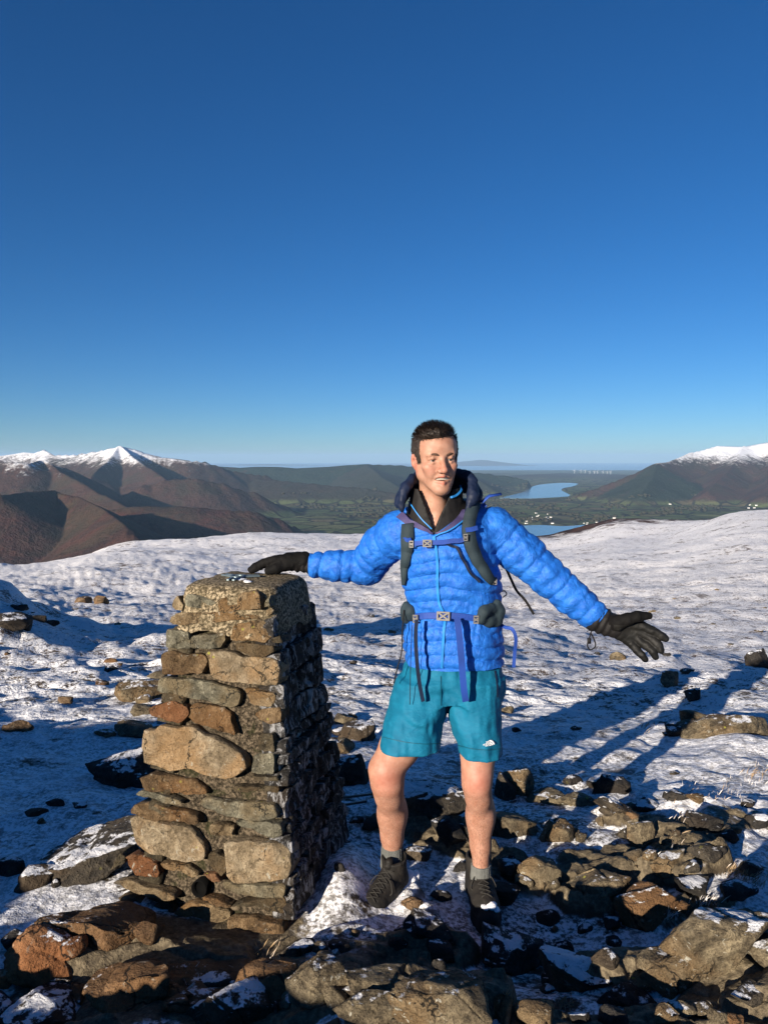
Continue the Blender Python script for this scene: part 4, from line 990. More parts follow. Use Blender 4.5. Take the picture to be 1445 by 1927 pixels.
def n3(x, y, z, sc, seed, o=2):
    x, y, z = np.broadcast_arrays(x, y, z); return fbm3(np.stack([x, y, z], -1)*np.float32(sc), o, seed)
def puff(t, pitch): return np.sqrt(np.abs(np.sin(np.pi*t/pitch))+0.003)

# ------------------------------------------------------------------ materials of the man and his kit
def skin_mat():
    t = NT('skin'); n = t.noise(30, 4, 0.6); n2 = t.noise(220, 3, 0.6)
    c = t.mix(t.map(n, 0.3, 0.7), (0.32, 0.160, 0.105), (0.42, 0.232, 0.162))
    sc_ = t.n('ShaderNodeSeparateColor'); t.set(sc_.inputs[0], t.attr('tone'))
    c = t.mix(sc_.outputs[0], c, (0.40, 0.105, 0.075))
    hair_n = t.map(t.noise(420, 2, 0.6, vec=t.scale((1, 1, 0.25))), 0.45, 0.68)
    c = t.mix(t.math('MULTIPLY', t.math('MULTIPLY', sc_.outputs[1], hair_n), 0.62), c, (0.10, 0.055, 0.035))
    c = t.mix(t.math('MULTIPLY', sc_.outputs[2], 0.5), c, (0.20, 0.12, 0.085))
    m = t.out(c, 0.55, t.bump(n2, 0.25, 0.002), 0.35)
    t.b.inputs['Subsurface Weight'].default_value = 0.12; t.b.inputs['Subsurface Radius'].default_value = (0.012, 0.005, 0.003)
    return m
M_SKIN = skin_mat()
t = NT('jacket_nylon'); n = t.noise(26, 4, 0.6, dist=0.8); w = t.noise(34, 5, 0.62, vec=t.scale((1.0, 1, 0.8)), dist=2.2)
c = t.mix(t.map(n, 0.35, 0.65), (0.008, 0.095, 0.42), (0.018, 0.150, 0.56))
M_JACK = t.out(c, 0.52, t.bump(w, 0.55, 0.011), 0.30)
M_SHORT = None
t = NT('shorts_nylon'); n = t.noise(12, 4, 0.6, vec=t.rot((1.0, 1, 2.2), (0, 0.5, 0)), dist=1.0)
M_SHORT = t.out(t.mix(t.map(n, 0.3, 0.7), (0.003, 0.108, 0.195), (0.005, 0.142, 0.245)), 0.68, t.bump(t.noise(38, 5, 0.65, vec=t.rot((1.0, 1, 1.8), (0, 0.6, 0)), dist=1.5), 0.35, 0.008, t.bump(n, 0.25, 0.02)), 0.2)
M_BLACK = cloth_mat('black_softshell', (0.008, 0.007, 0.007), rough=0.7, scale=120, bump=0.3)
M_NAVY = cloth_mat('navy_fabric', (0.006, 0.013, 0.038), rough=0.6, scale=40, bump=0.4)
M_PIPE = cloth_mat('bright_blue_trim', (0.02, 0.22, 0.60), rough=0.5)
M_PURP = cloth_mat('purple_lining', (0.055, 0.045, 0.12), rough=0.6, scale=60)
M_WEB = cloth_mat('blue_webbing', (0.014, 0.055, 0.29), rough=0.6, scale=300, bump=0.4)
M_SLATE = cloth_mat('slate_padding', (0.022, 0.038, 0.048), rough=0.75, scale=200, bump=0.5, weave=0.5)
M_GLOVE = cloth_mat('glove_shell', (0.0055, 0.005, 0.005), (0.003, 0.003, 0.003), rough=0.8, scale=60, spec=0.15, bump=0.45)
M_PALM = cloth_mat('glove_leather', (0.011, 0.0105, 0.0095), (0.006, 0.006, 0.0055), rough=0.6, scale=80, spec=0.25, bump=0.45)
M_BUCK = cloth_mat('buckle_grey', (0.20, 0.19, 0.18), rough=0.45, scale=30, bump=0.1)
M_SOCK = cloth_mat('grey_sock', (0.16, 0.165, 0.155), (0.10, 0.105, 0.10), rough=0.95, scale=260, bump=1.0)
M_BOOT = cloth_mat('boot_upper', (0.022, 0.019, 0.016), (0.010, 0.009, 0.008), rough=0.7, scale=60, bump=0.9)
M_SOLE = cloth_mat('boot_sole', (0.012, 0.012, 0.012), rough=0.8, scale=50, bump=0.4)
M_LACE = cloth_mat('boot_lace', (0.03, 0.028, 0.025), rough=0.8)
M_RED = cloth_mat('red_tab', (0.45, 0.05, 0.03), rough=0.6)
t = NT('hair'); n = t.noise(300, 3, 0.6, vec=t.scale((1, 1, 0.3)))
M_HAIR = t.out(t.mix(n, (0.006, 0.004, 0.003), (0.030, 0.018, 0.011)), 0.5, t.bump(n, 0.8, 0.004), 0.4)
t = NT('brow'); M_BROW = t.out((0.075, 0.042, 0.028), 0.8)
t = NT('eye_white'); M_EYEW = t.out((0.30, 0.26, 0.24), 0.25, None, 0.5)
t = NT('iris'); M_IRIS = t.out((0.030, 0.022, 0.016), 0.2, None, 0.5)
t = NT('teeth'); M_TEETH = t.out((0.50, 0.45, 0.38), 0.3, None, 0.5)
t = NT('print_white'); M_PRINT = t.out((0.82, 0.82, 0.82), 0.6)

# ------------------------------------------------------------------ the man
YB = 2.80
man = empty('person', (*W(820, 1700, 2.70)[:2], 0.0))
tag(man, 'man in bright blue puffer jacket and teal shorts with one hand on the pillar', 'person')
# head frame: eyes level at local z = 0, face towards local +y
HC = W(821, 863, 2.745); yaw = R(13); roll = R(2.5); pit = R(3)
fy = np.array([math.sin(yaw), -math.cos(yaw), -math.sin(pit)]); fy /= np.linalg.norm(fy)
fx = np.cross([0, 0, 1.0], fy); fx = -fx/np.linalg.norm(fx); fx = fx*math.cos(roll)+np.array([0, 0, -1.0])*math.sin(roll); fz = np.cross(fx, fy)
if fz[2] < 0: fz = -fz
fx /= np.linalg.norm(fx)
HM = np.column_stack([fx, fy, fz])     # local -> world
def HL(x, y, z): return HC+HM @ np.array([x, y-0.012, z])
hx = lin(HC[0]-0.125, HC[0]+0.125, 0.0024); hy = lin(HC[1]-0.145, HC[1]+0.125, 0.0024)
gxs = np.concatenate([lin(-0.36, hx[0]-0.006, 0.006), hx, lin(hx[-1]+0.006, 0.62, 0.006)])
gys = np.concatenate([lin(2.52, hy[0]-0.006, 0.006), hy, lin(hy[-1]+0.006, 3.02, 0.006)])
zh = W(821, 950, 2.74)[2]
gzs = np.concatenate([lin(0.06, zh-0.007, 0.007), lin(zh, HC[2]+0.15, 0.0024)])
G = Grid(gxs, gys, gzs)
def hp(s, c, r, k=0.012, sub=False): G.ell(HL(*c), r, k, sub, HM)
def hc(s, a, b, ra, rb, k=0.01, sub=False): G.cone(HL(*a), HL(*b), ra, rb, k, sub)
_ = None
hp(_, (0, -0.012, 0.040), (0.074, 0.096, 0.080), 0)
hp(_, (0, 0.030, 0.040), (0.064, 0.058, 0.062), 0.03)
hp(_, (0, 0.022, -0.045), (0.053, 0.060, 0.074), 0.03)
hc(_, (0, 0.040, -0.070), (0, 0.066, -0.111), 0.038, 0.019, 0.03)
for s in (-1, 1):
    hc(_, (s*0.051, 0.004, -0.050), (s*0.018, 0.068, -0.106), 0.016, 0.013, 0.03); hc(_, (s*0.060, -0.006, 0.0), (s*0.050, -0.004, -0.060), 0.014, 0.016, 0.03)
    hp(_, (s*0.044, 0.054, -0.026), (0.022, 0.024, 0.018), 0.02)
    hp(_, (s*0.034, 0.060, -0.050), (0.017, 0.020, 0.018), 0.02)
hc(_, (-0.040, 0.073, 0.019), (0.040, 0.073, 0.019), 0.011, 0.011, 0.016)
for s in (-1, 1):
    hp(_, (s*0.033, 0.096, -0.001), (0.020, 0.021, 0.0125), 0.010, True)
hc(_, (0, 0.080, 0.012), (0, 0.107, -0.034), 0.0085, 0.0105, 0.012)
hp(_, (0, 0.108, -0.038), (0.0130, 0.014, 0.0110), 0.006)
for s in (-1, 1):
    hp(_, (s*0.0150, 0.093, -0.041), (0.0090, 0.013, 0.0090), 0.006)
    # lids over the eyeballs
    hc(_, (s*0.019, 0.0765, 0.0045), (s*0.034, 0.0805, 0.0068), 0.0045, 0.0055, 0.004); hc(_, (s*0.034, 0.0805, 0.0068), (s*0.047, 0.0720, 0.0020), 0.0055, 0.0045, 0.004)
    hc(_, (s*0.020, 0.0745, -0.0085), (s*0.034, 0.0760, -0.0105), 0.0038, 0.004, 0.006); hc(_, (s*0.034, 0.076, -0.0105), (s*0.046, 0.0690, -0.006), 0.004, 0.004, 0.006)
    hc(_, (s*0.018, 0.094, -0.044), (s*0.036, 0.0805, -0.074), 0.0045, 0.004, 0.007, True)      # smile fold
hc(_, (-0.022, 0.078, -0.062), (0, 0.0895, -0.0585), 0.0065, 0.0075, 0.008); hc(_, (0, 0.0895, -0.0585), (0.022, 0.078, -0.062), 0.0075, 0.0065, 0.008)
hp(_, (0, 0.084, -0.0725), (0.0265, 0.024, 0.0085), 0.004, True)
hc(_, (-0.019, 0.078, -0.078), (0, 0.0885, -0.0835), 0.0055, 0.0070, 0.005); hc(_, (0, 0.0885, -0.0835), (0.019, 0.078, -0.078), 0.0070, 0.0055, 0.005)
hp(_, (0, 0.080, -0.108), (0.021, 0.017, 0.015), 0.016)
for s in (-1, 1):
    hp(_, (s*0.0765, -0.008, -0.008), (0.0075, 0.018, 0.031), 0.006)
    hp(_, (s*0.083, -0.014, -0.004), (0.006, 0.014, 0.025), 0.004)
    hp(_, (s*0.084, -0.002, -0.008), (0.006, 0.008, 0.013), 0.004, True)
# neck, trunk, legs
NB = W(819, 985, 2.80)
G.cone(HL(0, -0.022, -0.06), NB, 0.055, 0.062, 0.02)
G.cone(HL(0.0, 0.03, -0.13), NB+np.array([0, -0.035, 0.0]), 0.012, 0.02, 0.03)
G.loft([(W(819, py, YB)[2], W((l+r)/2, py, YB)[0], YB, (r-l)/2*YB/FPX, b) for py, l, r, b in ((1300, 770, 935, 0.11), (1200, 785, 925, 0.10), (1100, 775, 925, 0.115), (1010, 765, 915, 0.10), (975, 785, 880, 0.075))], 0.02)
LL = [W(798, 1295, 2.79), W(752, 1405, 2.72), W(727, 1448, 2.69), W(729, 1474, 2.69), W(732, 1496, 2.71), W(738, 1532, 2.765), W(738, 1575, 2.79), W(738, 1612, 2.80)]
RL = [W(893, 1295, 2.79), W(899, 1420, 2.72), W(898, 1452, 2.695), W(897, 1476, 2.685), W(900, 1500, 2.70), W(904, 1535, 2.74), W(904, 1590, 2.745), W(905, 1642, 2.73)]
G.chain(LL, [0.090, 0.072, 0.062, 0.057, 0.050, 0.049, 0.040, 0.033], 0.03, 0.025)
G.chain(RL, [0.088, 0.061, 0.054, 0.050, 0.045, 0.045, 0.036, 0.030], 0.03, 0.025)
for K, off in ((LL, -0.006), (RL, 0.0)):      # kneecaps, calf muscles
    G.ell(K[2]+np.array([off, -0.034, -0.012]), (0.027, 0.026, 0.030), 0.016); G.ell(K[5]+np.array([-0.012, 0.012, 0.0]), (0.032, 0.038, 0.085), 0.04)
    G.ell(K[5]+np.array([0.020, 0.008, 0.012]), (0.026, 0.034, 0.075), 0.04)
v, f = G.mesh()
body = obj('body', v, f, M_SKIN, man)
loc = (v-HC) @ HM; loc[:, 1] += 0.012
tone = np.zeros((len(v), 4), np.float32); tone[:, 3] = 1
inh = v[:, 2] > HL(0, 0, -0.15)[2]
lips = np.exp(-((loc[:, 2]+0.061)/0.0045)**2-((loc[:, 0])/0.02)**4)+np.exp(-((loc[:, 2]+0.084)/0.006)**2-((loc[:, 0])/0.018)**4)
nose = np.exp(-(((loc[:, 0])/0.02)**2+((loc[:, 1]-0.105)/0.03)**2+((loc[:, 2]+0.032)/0.02)**2)); chk = np.exp(-(((np.abs(loc[:, 0])-0.045)/0.02)**2+((loc[:, 2]+0.035)/0.022)**2))*(loc[:, 1] > 0.03)
ear = (np.abs(loc[:, 0]) > 0.073)*(loc[:, 1] < 0.02)
tone[:, 0] = np.where(inh, np.clip(0.75*lips*(loc[:, 1] > 0.06)+0.40*nose+0.25*chk+0.45*ear, 0, 1), 0)
leg = v[:, 2] < 0.75
knee = sum(np.exp(-np.sum((v-(K[2]+np.array([0, -0.05, -0.015])))**2, 1)/0.05**2) for K in (LL, RL))
tone[:, 0] += np.where(leg, 0.40*knee+0.06, 0); tone[:, 1] = np.where(leg & (v[:, 2] < 0.50), np.clip(1-knee*1.2, 0, 1), 0)
beard = np.exp(-(np.clip(loc[:, 2]+0.055, 0, 1)/0.02)**2)*(loc[:, 2] > -0.15)*(loc[:, 1] > -0.02)
tone[:, 2] = np.where(inh, 0.35*beard*(1-np.clip(lips, 0, 1)), 0)
ca = body.data.color_attributes.new('tone', 'FLOAT_COLOR', 'POINT'); ca.data.foreach_set('color', tone.ravel())
# eyes, teeth, brows
for s in (-1, 1):
    vv, ff = ICO[3]; e = obj('eye', vv*0.0118+HL(s*0.033, 0.0690, -0.001), ff, M_EYEW, body, origin=HL(s*0.033, 0.0690, -0.001))
    d = HM @ np.array([0.06, 1.0, -0.02]); d /= np.linalg.norm(d)
    k = vv @ d; cap_v = vv*0.0121*np.where(k > 0.86, 1.0, 0.9)[:, None]
    obj('iris', cap_v+HL(s*0.033, 0.0690, -0.001), ff[(k[ff] > 0.86).all(1)], M_IRIS, e, origin=HL(s*0.033, 0.0690, -0.001))
    b = MB(); pth = spline([HL(s*0.013, 0.0875, 0.0165), HL(s*0.027, 0.0875, 0.0205), HL(s*0.041, 0.0820, 0.0200), HL(s*0.052, 0.0690, 0.0135)], 5)
    b.add(*tube(pth, np.interp(np.linspace(0, 1, len(pth)), [0, 0.3, 1], [0.0040, 0.0052, 0.0024]), 7)); b.build('eyebrow', M_BROW, body)
b = MB()
for k in range(8):
    x = (k-3.5)*0.0052; Mx = HM; b.add(*box(HL(x*1.1, 0.0815-12*x*x, -0.0685), 0.0053, 0.004, 0.0078, Mx))
b.build('teeth', M_TEETH, body, smooth=False)
b = MB(); b.add(*box(HL(0, 0.0665, -0.0735), 0.040, 0.004, 0.014, HM)); t = NT('mouth_inside'); b.build('mouth_inside', t.out((0.10, 0.02, 0.02), 0.6), body)
# hair: cap plus strands
HG = Grid(lin(HC[0]-0.115, HC[0]+0.115, 0.0026), lin(HC[1]-0.12, HC[1]+0.14, 0.0026), lin(HC[2]-0.09, HC[2]+0.15, 0.0026))
HG.ell(HL(0, -0.014, 0.041), (0.0800, 0.101, 0.086), 0, False, HM)
for s in (-1, 1): HG.ell(HL(s*0.064, -0.005, 0.030), (0.0155, 0.045, 0.055), 0.01, False, HM)
HG.ell(HL(0.004, 0.020, 0.092), (0.062, 0.060, 0.034), 0.02, False, HM)
HG.ell(HL(0.012, 0.050, 0.094), (0.046, 0.034, 0.024), 0.015, False, HM)
x, y, z = HG.pts((slice(None),)*3)
lx, ly, lz = ((HM[0, i]*(x-HC[0])+HM[1, i]*(y-HC[1])+HM[2, i]*(z-HC[2])) for i in range(3)); ly = ly+0.012
nzz = n3(lx, ly, lz, 45, 7, 2)
nz2 = n3(lx*2.2, ly, lz*0.6, 120, 17, 2)
keep = np.minimum(np.minimum(0.073-9.0*lx*lx-lz+0.006*nz2+0.006*nzz, np.maximum(ly-0.034+0.30*np.clip(0.02-lz, 0, 1)-0.006*nzz, -0.014-lz+0.004*nz2)), np.maximum(ly+0.030, -0.075-lz))
HG.D = np.maximum(HG.D, keep+0.003*nzz).astype(np.float32)-0.0022*nzz.astype(np.float32)
hv, hf = HG.mesh(); hair = obj('hair', hv, hf, M_HAIR, body)
rg = np.random.RandomState(3); hl = (hv-HC) @ HM; b = MB()
Vs = []; Fs = []; k0 = 0
tri = hf[rg.randint(0, len(hf), 6500)]
for q in tri:
    p = hv[q].mean(0); l = (p-HC) @ HM; nr = np.array([l[0]/0.075, (l[1]+0.014)/0.1, (l[2]-0.03)/0.09]); nr /= np.linalg.norm(nr)+1e-6
    top = sstep(0.06, 0.10, l[2]); ln = 0.006+0.015*top*rg.uniform(0.4, 1.0)
    d = nr*(0.5+0.2*top)+np.array([rg.normal(0, 0.25)+0.35*top, 0.5*top+rg.normal(0, 0.25)-0.2, -0.7*(1-top)+0.25*top]); d /= np.linalg.norm(d)
    s_ = np.cross(d, nr+0.01); s_ /= np.linalg.norm(s_)+1e-6; w_ = 0.0009
    A3 = [l+s_*w_-nr*0.002, l-s_*w_-nr*0.002, l+d*ln*0.6+nr*0.001, l+d*ln+np.array([0, 0, -0.001])]
    for a in A3: Vs.append(HC+HM @ a)
    Fs += [(k0, k0+1, k0+2), (k0+1, k0+3, k0+2), (k0, k0+2, k0+3)]; k0 += 4
obj('hair_strands', np.array(Vs), Fs, M_HAIR, hair)
# ---- jacket
SH_L, EL_L, WR_L = W(752, 1003, 2.83), W(690, 1066, 2.97), W(584, 1064, 2.98)
SH_R, EL_R, WR_R = W(926, 1000, 2.82), W(1026, 1082, 2.78), W(1124, 1164, 2.74)
def row(py, l, r, b, cy=YB): return (W(0, py, cy)[2], W((l+r)/2, py, cy)[0], cy, (r-l)/2*cy/FPX, b)
JROWS = [row(1262, 770, 944, 0.122), row(1246, 764, 946, 0.130), row(1215, 760, 946, 0.134), row(1182, 761, 943, 0.128), row(1160, 765, 938, 0.118), row(1140, 764, 940, 0.126), row(1105, 760, 940, 0.136), row(1060, 756, 937, 0.138), row(1010, 752, 932, 0.128), row(985, 752, 925, 0.115), row(962, 762, 905, 0.092), row(945, 778, 885, 0.075)]
z_belt = W(0, 1160, YB)[2]
def jmod(x, y, z):
    zz = z+0.012*np.sin(x*16+1)+0.018*(x-0.23)**2*20
    n = n3(x, y, z, 14, 5, 2); n2_ = n3(x*1.0, y, z*2.6, 26, 9, 2)
    cin = np.exp(-((z-z_belt)/0.06)**2); fold = np.abs(np.sin((x-0.22)*75+4*n))*0.006*cin
    return 0.0110*puff(zz+0.006*n, 0.050)*(1-0.45*cin)-0.005+0.0055*n+0.003*n2_+fold-0.004*cin
def amod(pitch, skew, seed):
    def fn(t, x, y, z):
        n = n3(x, y, z, 20, seed, 2); n2_ = n3(x, y, z, 48, seed+3, 2)
        return 0.0110*puff(t+skew*(z-1.2)+0.012*n, pitch)-0.005+0.0055*n+0.0035*n2_
    return fn
G2 = Grid(lin(-0.42, 0.98, 0.0046), lin(2.56, 3.10, 0.0046), lin(0.90, 1.62, 0.0046))
G2.loft(JROWS, 0, mod=jmod, e=2.25)
G2.chain([SH_L+np.array([0.05, 0, 0.0]), SH_L, (SH_L+EL_L)/2+np.array([-0.012, 0, 0.008]), EL_L, (EL_L*0.45+WR_L*0.55), WR_L], [0.078, 0.080, 0.076, 0.070, 0.056, 0.043], 0.03, 0.012, amod(0.044, 0.10, 13))
G2.chain([SH_R-np.array([0.05, 0, 0.0]), SH_R, (SH_R+EL_R)/2+np.array([0.004, 0, 0.004]), EL_R, (EL_R+WR_R)/2, WR_R], [0.080, 0.086, 0.078, 0.068, 0.062, 0.052], 0.03, 0.012, amod(0.047, -0.10, 17))
vz = W(816, 1008, 2.67); vx0 = vz[0]
x, y, z = G2.pts((slice(None),)*3)
hgt = z-vz[2]; xl = W(748, 962, 2.70)[0]; xr = W(884, 955, 2.70)[0]; H_ = W(0, 960, 2.70)[2]-vz[2]
wedge = np.minimum(np.minimum((x-(vx0+(xl-vx0)*hgt/H_)), ((vx0+(xr-vx0)*hgt/H_)-x)), hgt)
hole = np.where(y < YB+0.01, wedge, np.minimum(0.085-np.sqrt((x-NB[0])**2+((y-YB)*0.8)**2), z-NB[2]))
G2.D = np.maximum(G2.D, np.minimum(hole*0.8, 0.5)).astype(np.float32)
for wr, el in ((WR_L, EL_L), (WR_R, EL_R)):
    d = (wr-el)/np.linalg.norm(wr-el); pl_ = (x-wr[0])*d[0]+(y-wr[1])*d[1]+(z-wr[2])*d[2]
    near_ = (np.abs(x-wr[0]) < 0.12) & (np.abs(z-wr[2]) < 0.12)
    G2.D = np.where(near_, np.maximum(G2.D, pl_-0.004), G2.D).astype(np.float32)
jv, jf = G2.mesh(); jacket = obj('jacket', jv, jf, M_JACK, man)
del G2
def bvh(o): return BVHTree.FromPolygons([tuple(p) for p in (np.array([v.co[:] for v in o.data.vertices])+wloc(o))], [tuple(p.vertices) for p in o.data.polygons])
B_J = bvh(jacket)
# ---- dark layer underneath: shows in the neck and below the hem
G3 = Grid(lin(-0.02, 0.50, 0.0045), lin(2.58, 2.98, 0.0045), lin(0.94, 1.60, 0.0045))
def shrink(rows, d): return [(z, cx, cy, a-d, b-d) for z, cx, cy, a, b in rows]
zhem = W(0, 1262, YB)[2]
G3.loft([(zhem-0.012, *JROWS[0][1:3], JROWS[0][3]-0.006, JROWS[0][4]-0.006), (zhem+0.05, *JROWS[2][1:3], JROWS[2][3]-0.02, JROWS[2][4]-0.02)], 0)
G3.loft(shrink(JROWS[3:], 0.017), 0.0)
cz0, cz1 = W(0, 985, YB)[2], W(0, 918, YB)[2]
G3.loft([(cz0-0.03, NB[0], YB-0.005, 0.125, 0.105), (cz0+0.01, NB[0], YB-0.005, 0.108, 0.095), (cz1, NB[0]+0.004, YB-0.006, 0.097, 0.088)], 0.02, mod=lambda x, y, z: 0.004*n3(x, y, z, 30, 4, 2))
x, y, z = G3.pts((slice(None),)*3)
inner = np.maximum(np.sqrt((x-NB[0])**2+((y-(YB-0.02))*1.05)**2)-np.interp(z, [cz0-0.03, cz0, cz1], [0.058, 0.066, 0.082]), cz0-0.035-z)
G3.D = np.maximum(G3.D, -inner).astype(np.float32)
v2 = W(817, 1001, 2.68); hgt = z-v2[2]
wd = np.minimum(np.minimum(x-(v2[0]-0.30*np.clip(hgt, 0, 1)-0.10*np.clip(hgt-0.05, 0, 1)), v2[0]+0.38*np.clip(hgt, 0, 1)+0.1*np.clip(hgt-0.05, 0, 1)-x), hgt)
G3.D = np.maximum(G3.D, np.where(y < YB-0.02, wd*0.9, -1)).astype(np.float32)
mv, mf = G3.mesh(); mid = obj('midlayer_top', mv, mf, M_BLACK, man); B_M = bvh(mid)
del G3
# ---- hood rolled behind the neck
G4 = Grid(lin(0.02, 0.42, 0.004), lin(2.62, 3.02, 0.004), lin(1.38, 1.68, 0.004))
hp_ = spline([W(757, 962, 2.72), W(758, 935, 2.72), W(768, 910, 2.76), W(790, 897, 2.84), W(822, 890, 2.885), W(856, 893, 2.86), W(884, 902, 2.79), W(890, 930, 2.74), W(878, 962, 2.71)], 4)
rad_ = np.interp(np.linspace(0, 1, len(hp_)), [0, 0.15, 0.5, 0.85, 1], [0.008, 0.016, 0.024, 0.019, 0.008])
G4.chain(list(hp_), list(rad_), 0.0, 0.01, mod=lambda t, x, y, z: 0.010*n3(x, y, z, 26, 3, 3))
G4.chain([p+np.array([(0.215-p[0])*-0.10, 0.03, -0.035]) for p in hp_[5:-5]], list(rad_[5:-5]*1.15), 0.012, 0.01, mod=lambda t, x, y, z: 0.010*n3(x, y, z, 22, 8, 3))
v, f = G4.mesh(); hood = obj('hood', v, f, M_NAVY, jacket)
def surf(px, py, trees, lift=0.002):
    d = Vector(ray(px, py)).normalized(); best = None
    for b in trees:
        h = b.ray_cast(Vector(CAMP), d)
        if h[0] is not None and (best is None or h[3] < best[3]): best = h
    if best is None: return None
    n = Vector(best[1]); n = -n if n.dot(d) > 0 else n
    return np.array(best[0])+np.array(n)*lift, np.array(n)
def draped(name, pts, wpx, mat, parent, trees, lift=0.003, thick=0.003, n=10, smooth_=3, widths=None, build=True):
    P2 = spline([(a, b, 0) for a, b in pts], n)[:, :2]; Q = []; Nn = []
    for a, b in P2:
        h = surf(a, b, trees, lift)
        if h is None:
            if not Q: continue
            Y = Q[-1][1]; Q.append(W(a, b, Y)); Nn.append(Nn[-1]); continue
        Q.append(h[0]); Nn.append(h[1])
    if len(Q) < 3:
        print('NO SURFACE', name, pts); Q = [W(a, b, 2.66) for a, b in P2]; Nn = [[0, -1, 0]]*len(P2)
    Q = np.array(Q, float); Nn = np.array(Nn, float)
    for _ in range(smooth_):
        Q[1:-1] = (Q[:-2]+Q[1:-1]*2+Q[2:])/4; Nn[1:-1] = (Nn[:-2]+Nn[1:-1]*2+Nn[2:])/4
    Nn = Nn*0.5+np.array([0, -0.5, 0.05]); Nn /= np.linalg.norm(Nn, axis=1)[:, None]
    Q = Q+Nn*0.002
    wm = (np.interp(np.linspace(0, 1, len(Q)), np.linspace(0, 1, len(widths)), widths) if widths else wpx)*np.array(Q[:, 1])/FPX
    v, f = ribbon(Q, Nn, wm, thick)
    return obj(name, v, f, mat, parent, smooth=thick > 0.01)
draped('zip', [(816, 1010), (822, 1050), (823, 1100), (826, 1135), (836, 1160), (834, 1200), (831, 1256)], 5, M_PIPE, jacket, [B_J], 0.002, 0.002)
draped('hood_piping', [(763, 938), (775, 950), (792, 975), (812, 996)], 2.0, M_PIPE, mid, [B_M], 0.002, 0.002)
draped('collar_lining', [(752, 970), (775, 985), (797, 996), (813, 1006)], 10, M_PURP, jacket, [B_J, B_M], 0.003, 0.003, widths=[16, 12, 8, 3])
draped('collar_lining', [(878, 962), (862, 980), (843, 994), (820, 1006)], 10, M_PURP, jacket, [B_J, B_M], 0.003, 0.003, widths=[16, 12, 8, 3])
draped('collar_edge', [(885, 955), (880, 972), (858, 990), (818, 1010)], 2.5, M_PIPE, jacket, [B_J, B_M], 0.004, 0.004)
draped('hood_trim', [(868, 912), (866, 922), (856, 932), (842, 938)], 4, M_PIPE, mid, [B_M, bvh(hood)], 0.003, 0.002)
# ---- shorts
G5 = Grid(lin(-0.06, 0.50, 0.0048), lin(2.52, 2.99, 0.0048), lin(0.52, 1.10, 0.0048))
def srow(py, l, r, b, cy): return (W(0, py, cy)[2], W((l+r)/2, py, cy)[0], cy, (r-l)/2*cy/FPX, b)
def smod(x, y, z):
    n = n3(x, y, z, 9, 2, 2); u = z*1.0+0.55*x; cr = np.exp(-((z-W(0, 1330, 2.7)[2])/0.08)**2-((x-W(828, 1330, 2.7)[0])/0.12)**2)
    return 0.010*n+0.006*np.sin(u*48+4*n)*(0.35+cr)+0.006*n3(x*2.2, y, z*0.5, 16, 8, 2)
S_TOP = [srow(1240, 768, 942, 0.118, 2.80), srow(1275, 752, 945, 0.125, 2.79), srow(1310, 744, 945, 0.125, 2.78)]
S_L = [srow(1275, 750, 850, 0.115, 2.785), srow(1325, 730, 838, 0.118, 2.755), srow(1365, 719, 834, 0.120, 2.73), srow(1402, 712, 832, 0.122, 2.715)]
S_R = [srow(1275, 845, 945, 0.115, 2.785), srow(1325, 838, 945, 0.112, 2.76), srow(1370, 850, 945, 0.106, 2.735), srow(1416, 860, 944, 0.102, 2.72)]
G5.loft(S_TOP, 0, mod=smod); G5.loft(S_L, 0.03, mod=smod); G5.loft(S_R, 0.03, mod=smod)
for S in (S_L, S_R):
    lo = min(S); inn = [(lo[0]-0.02, lo[1], lo[2], lo[3]-0.013, lo[4]-0.013), (lo[0]+0.035, lo[1], lo[2], lo[3]-0.016, lo[4]-0.016)]
    G5.loft(inn, 0, True, mod=smod)
v, f = G5.mesh(); shorts = obj('shorts', v, f, M_SHORT, man); B_S = bvh(shorts)
del G5
draped('hem_seam', [(717, 1386), (760, 1396), (800, 1400), (830, 1398)], 1.2, cloth_mat('seam_teal', (0.003, 0.08, 0.13)), shorts, [B_S], 0.0005, 0.0008)
draped('hem_seam', [(862, 1402), (890, 1409), (920, 1411), (942, 1408)], 1.2, bpy.data.materials['seam_teal'], shorts, [B_S], 0.0005, 0.0008)
draped('front_seam', [(829, 1272), (829, 1300), (829, 1328)], 1.2, bpy.data.materials['seam_teal'], shorts, [B_S], 0.0005, 0.0008)
draped('pocket_piping', [(930, 1262), (934, 1285), (935, 1312)], 3, M_NAVY, shorts, [B_S], 0.001, 0.001)
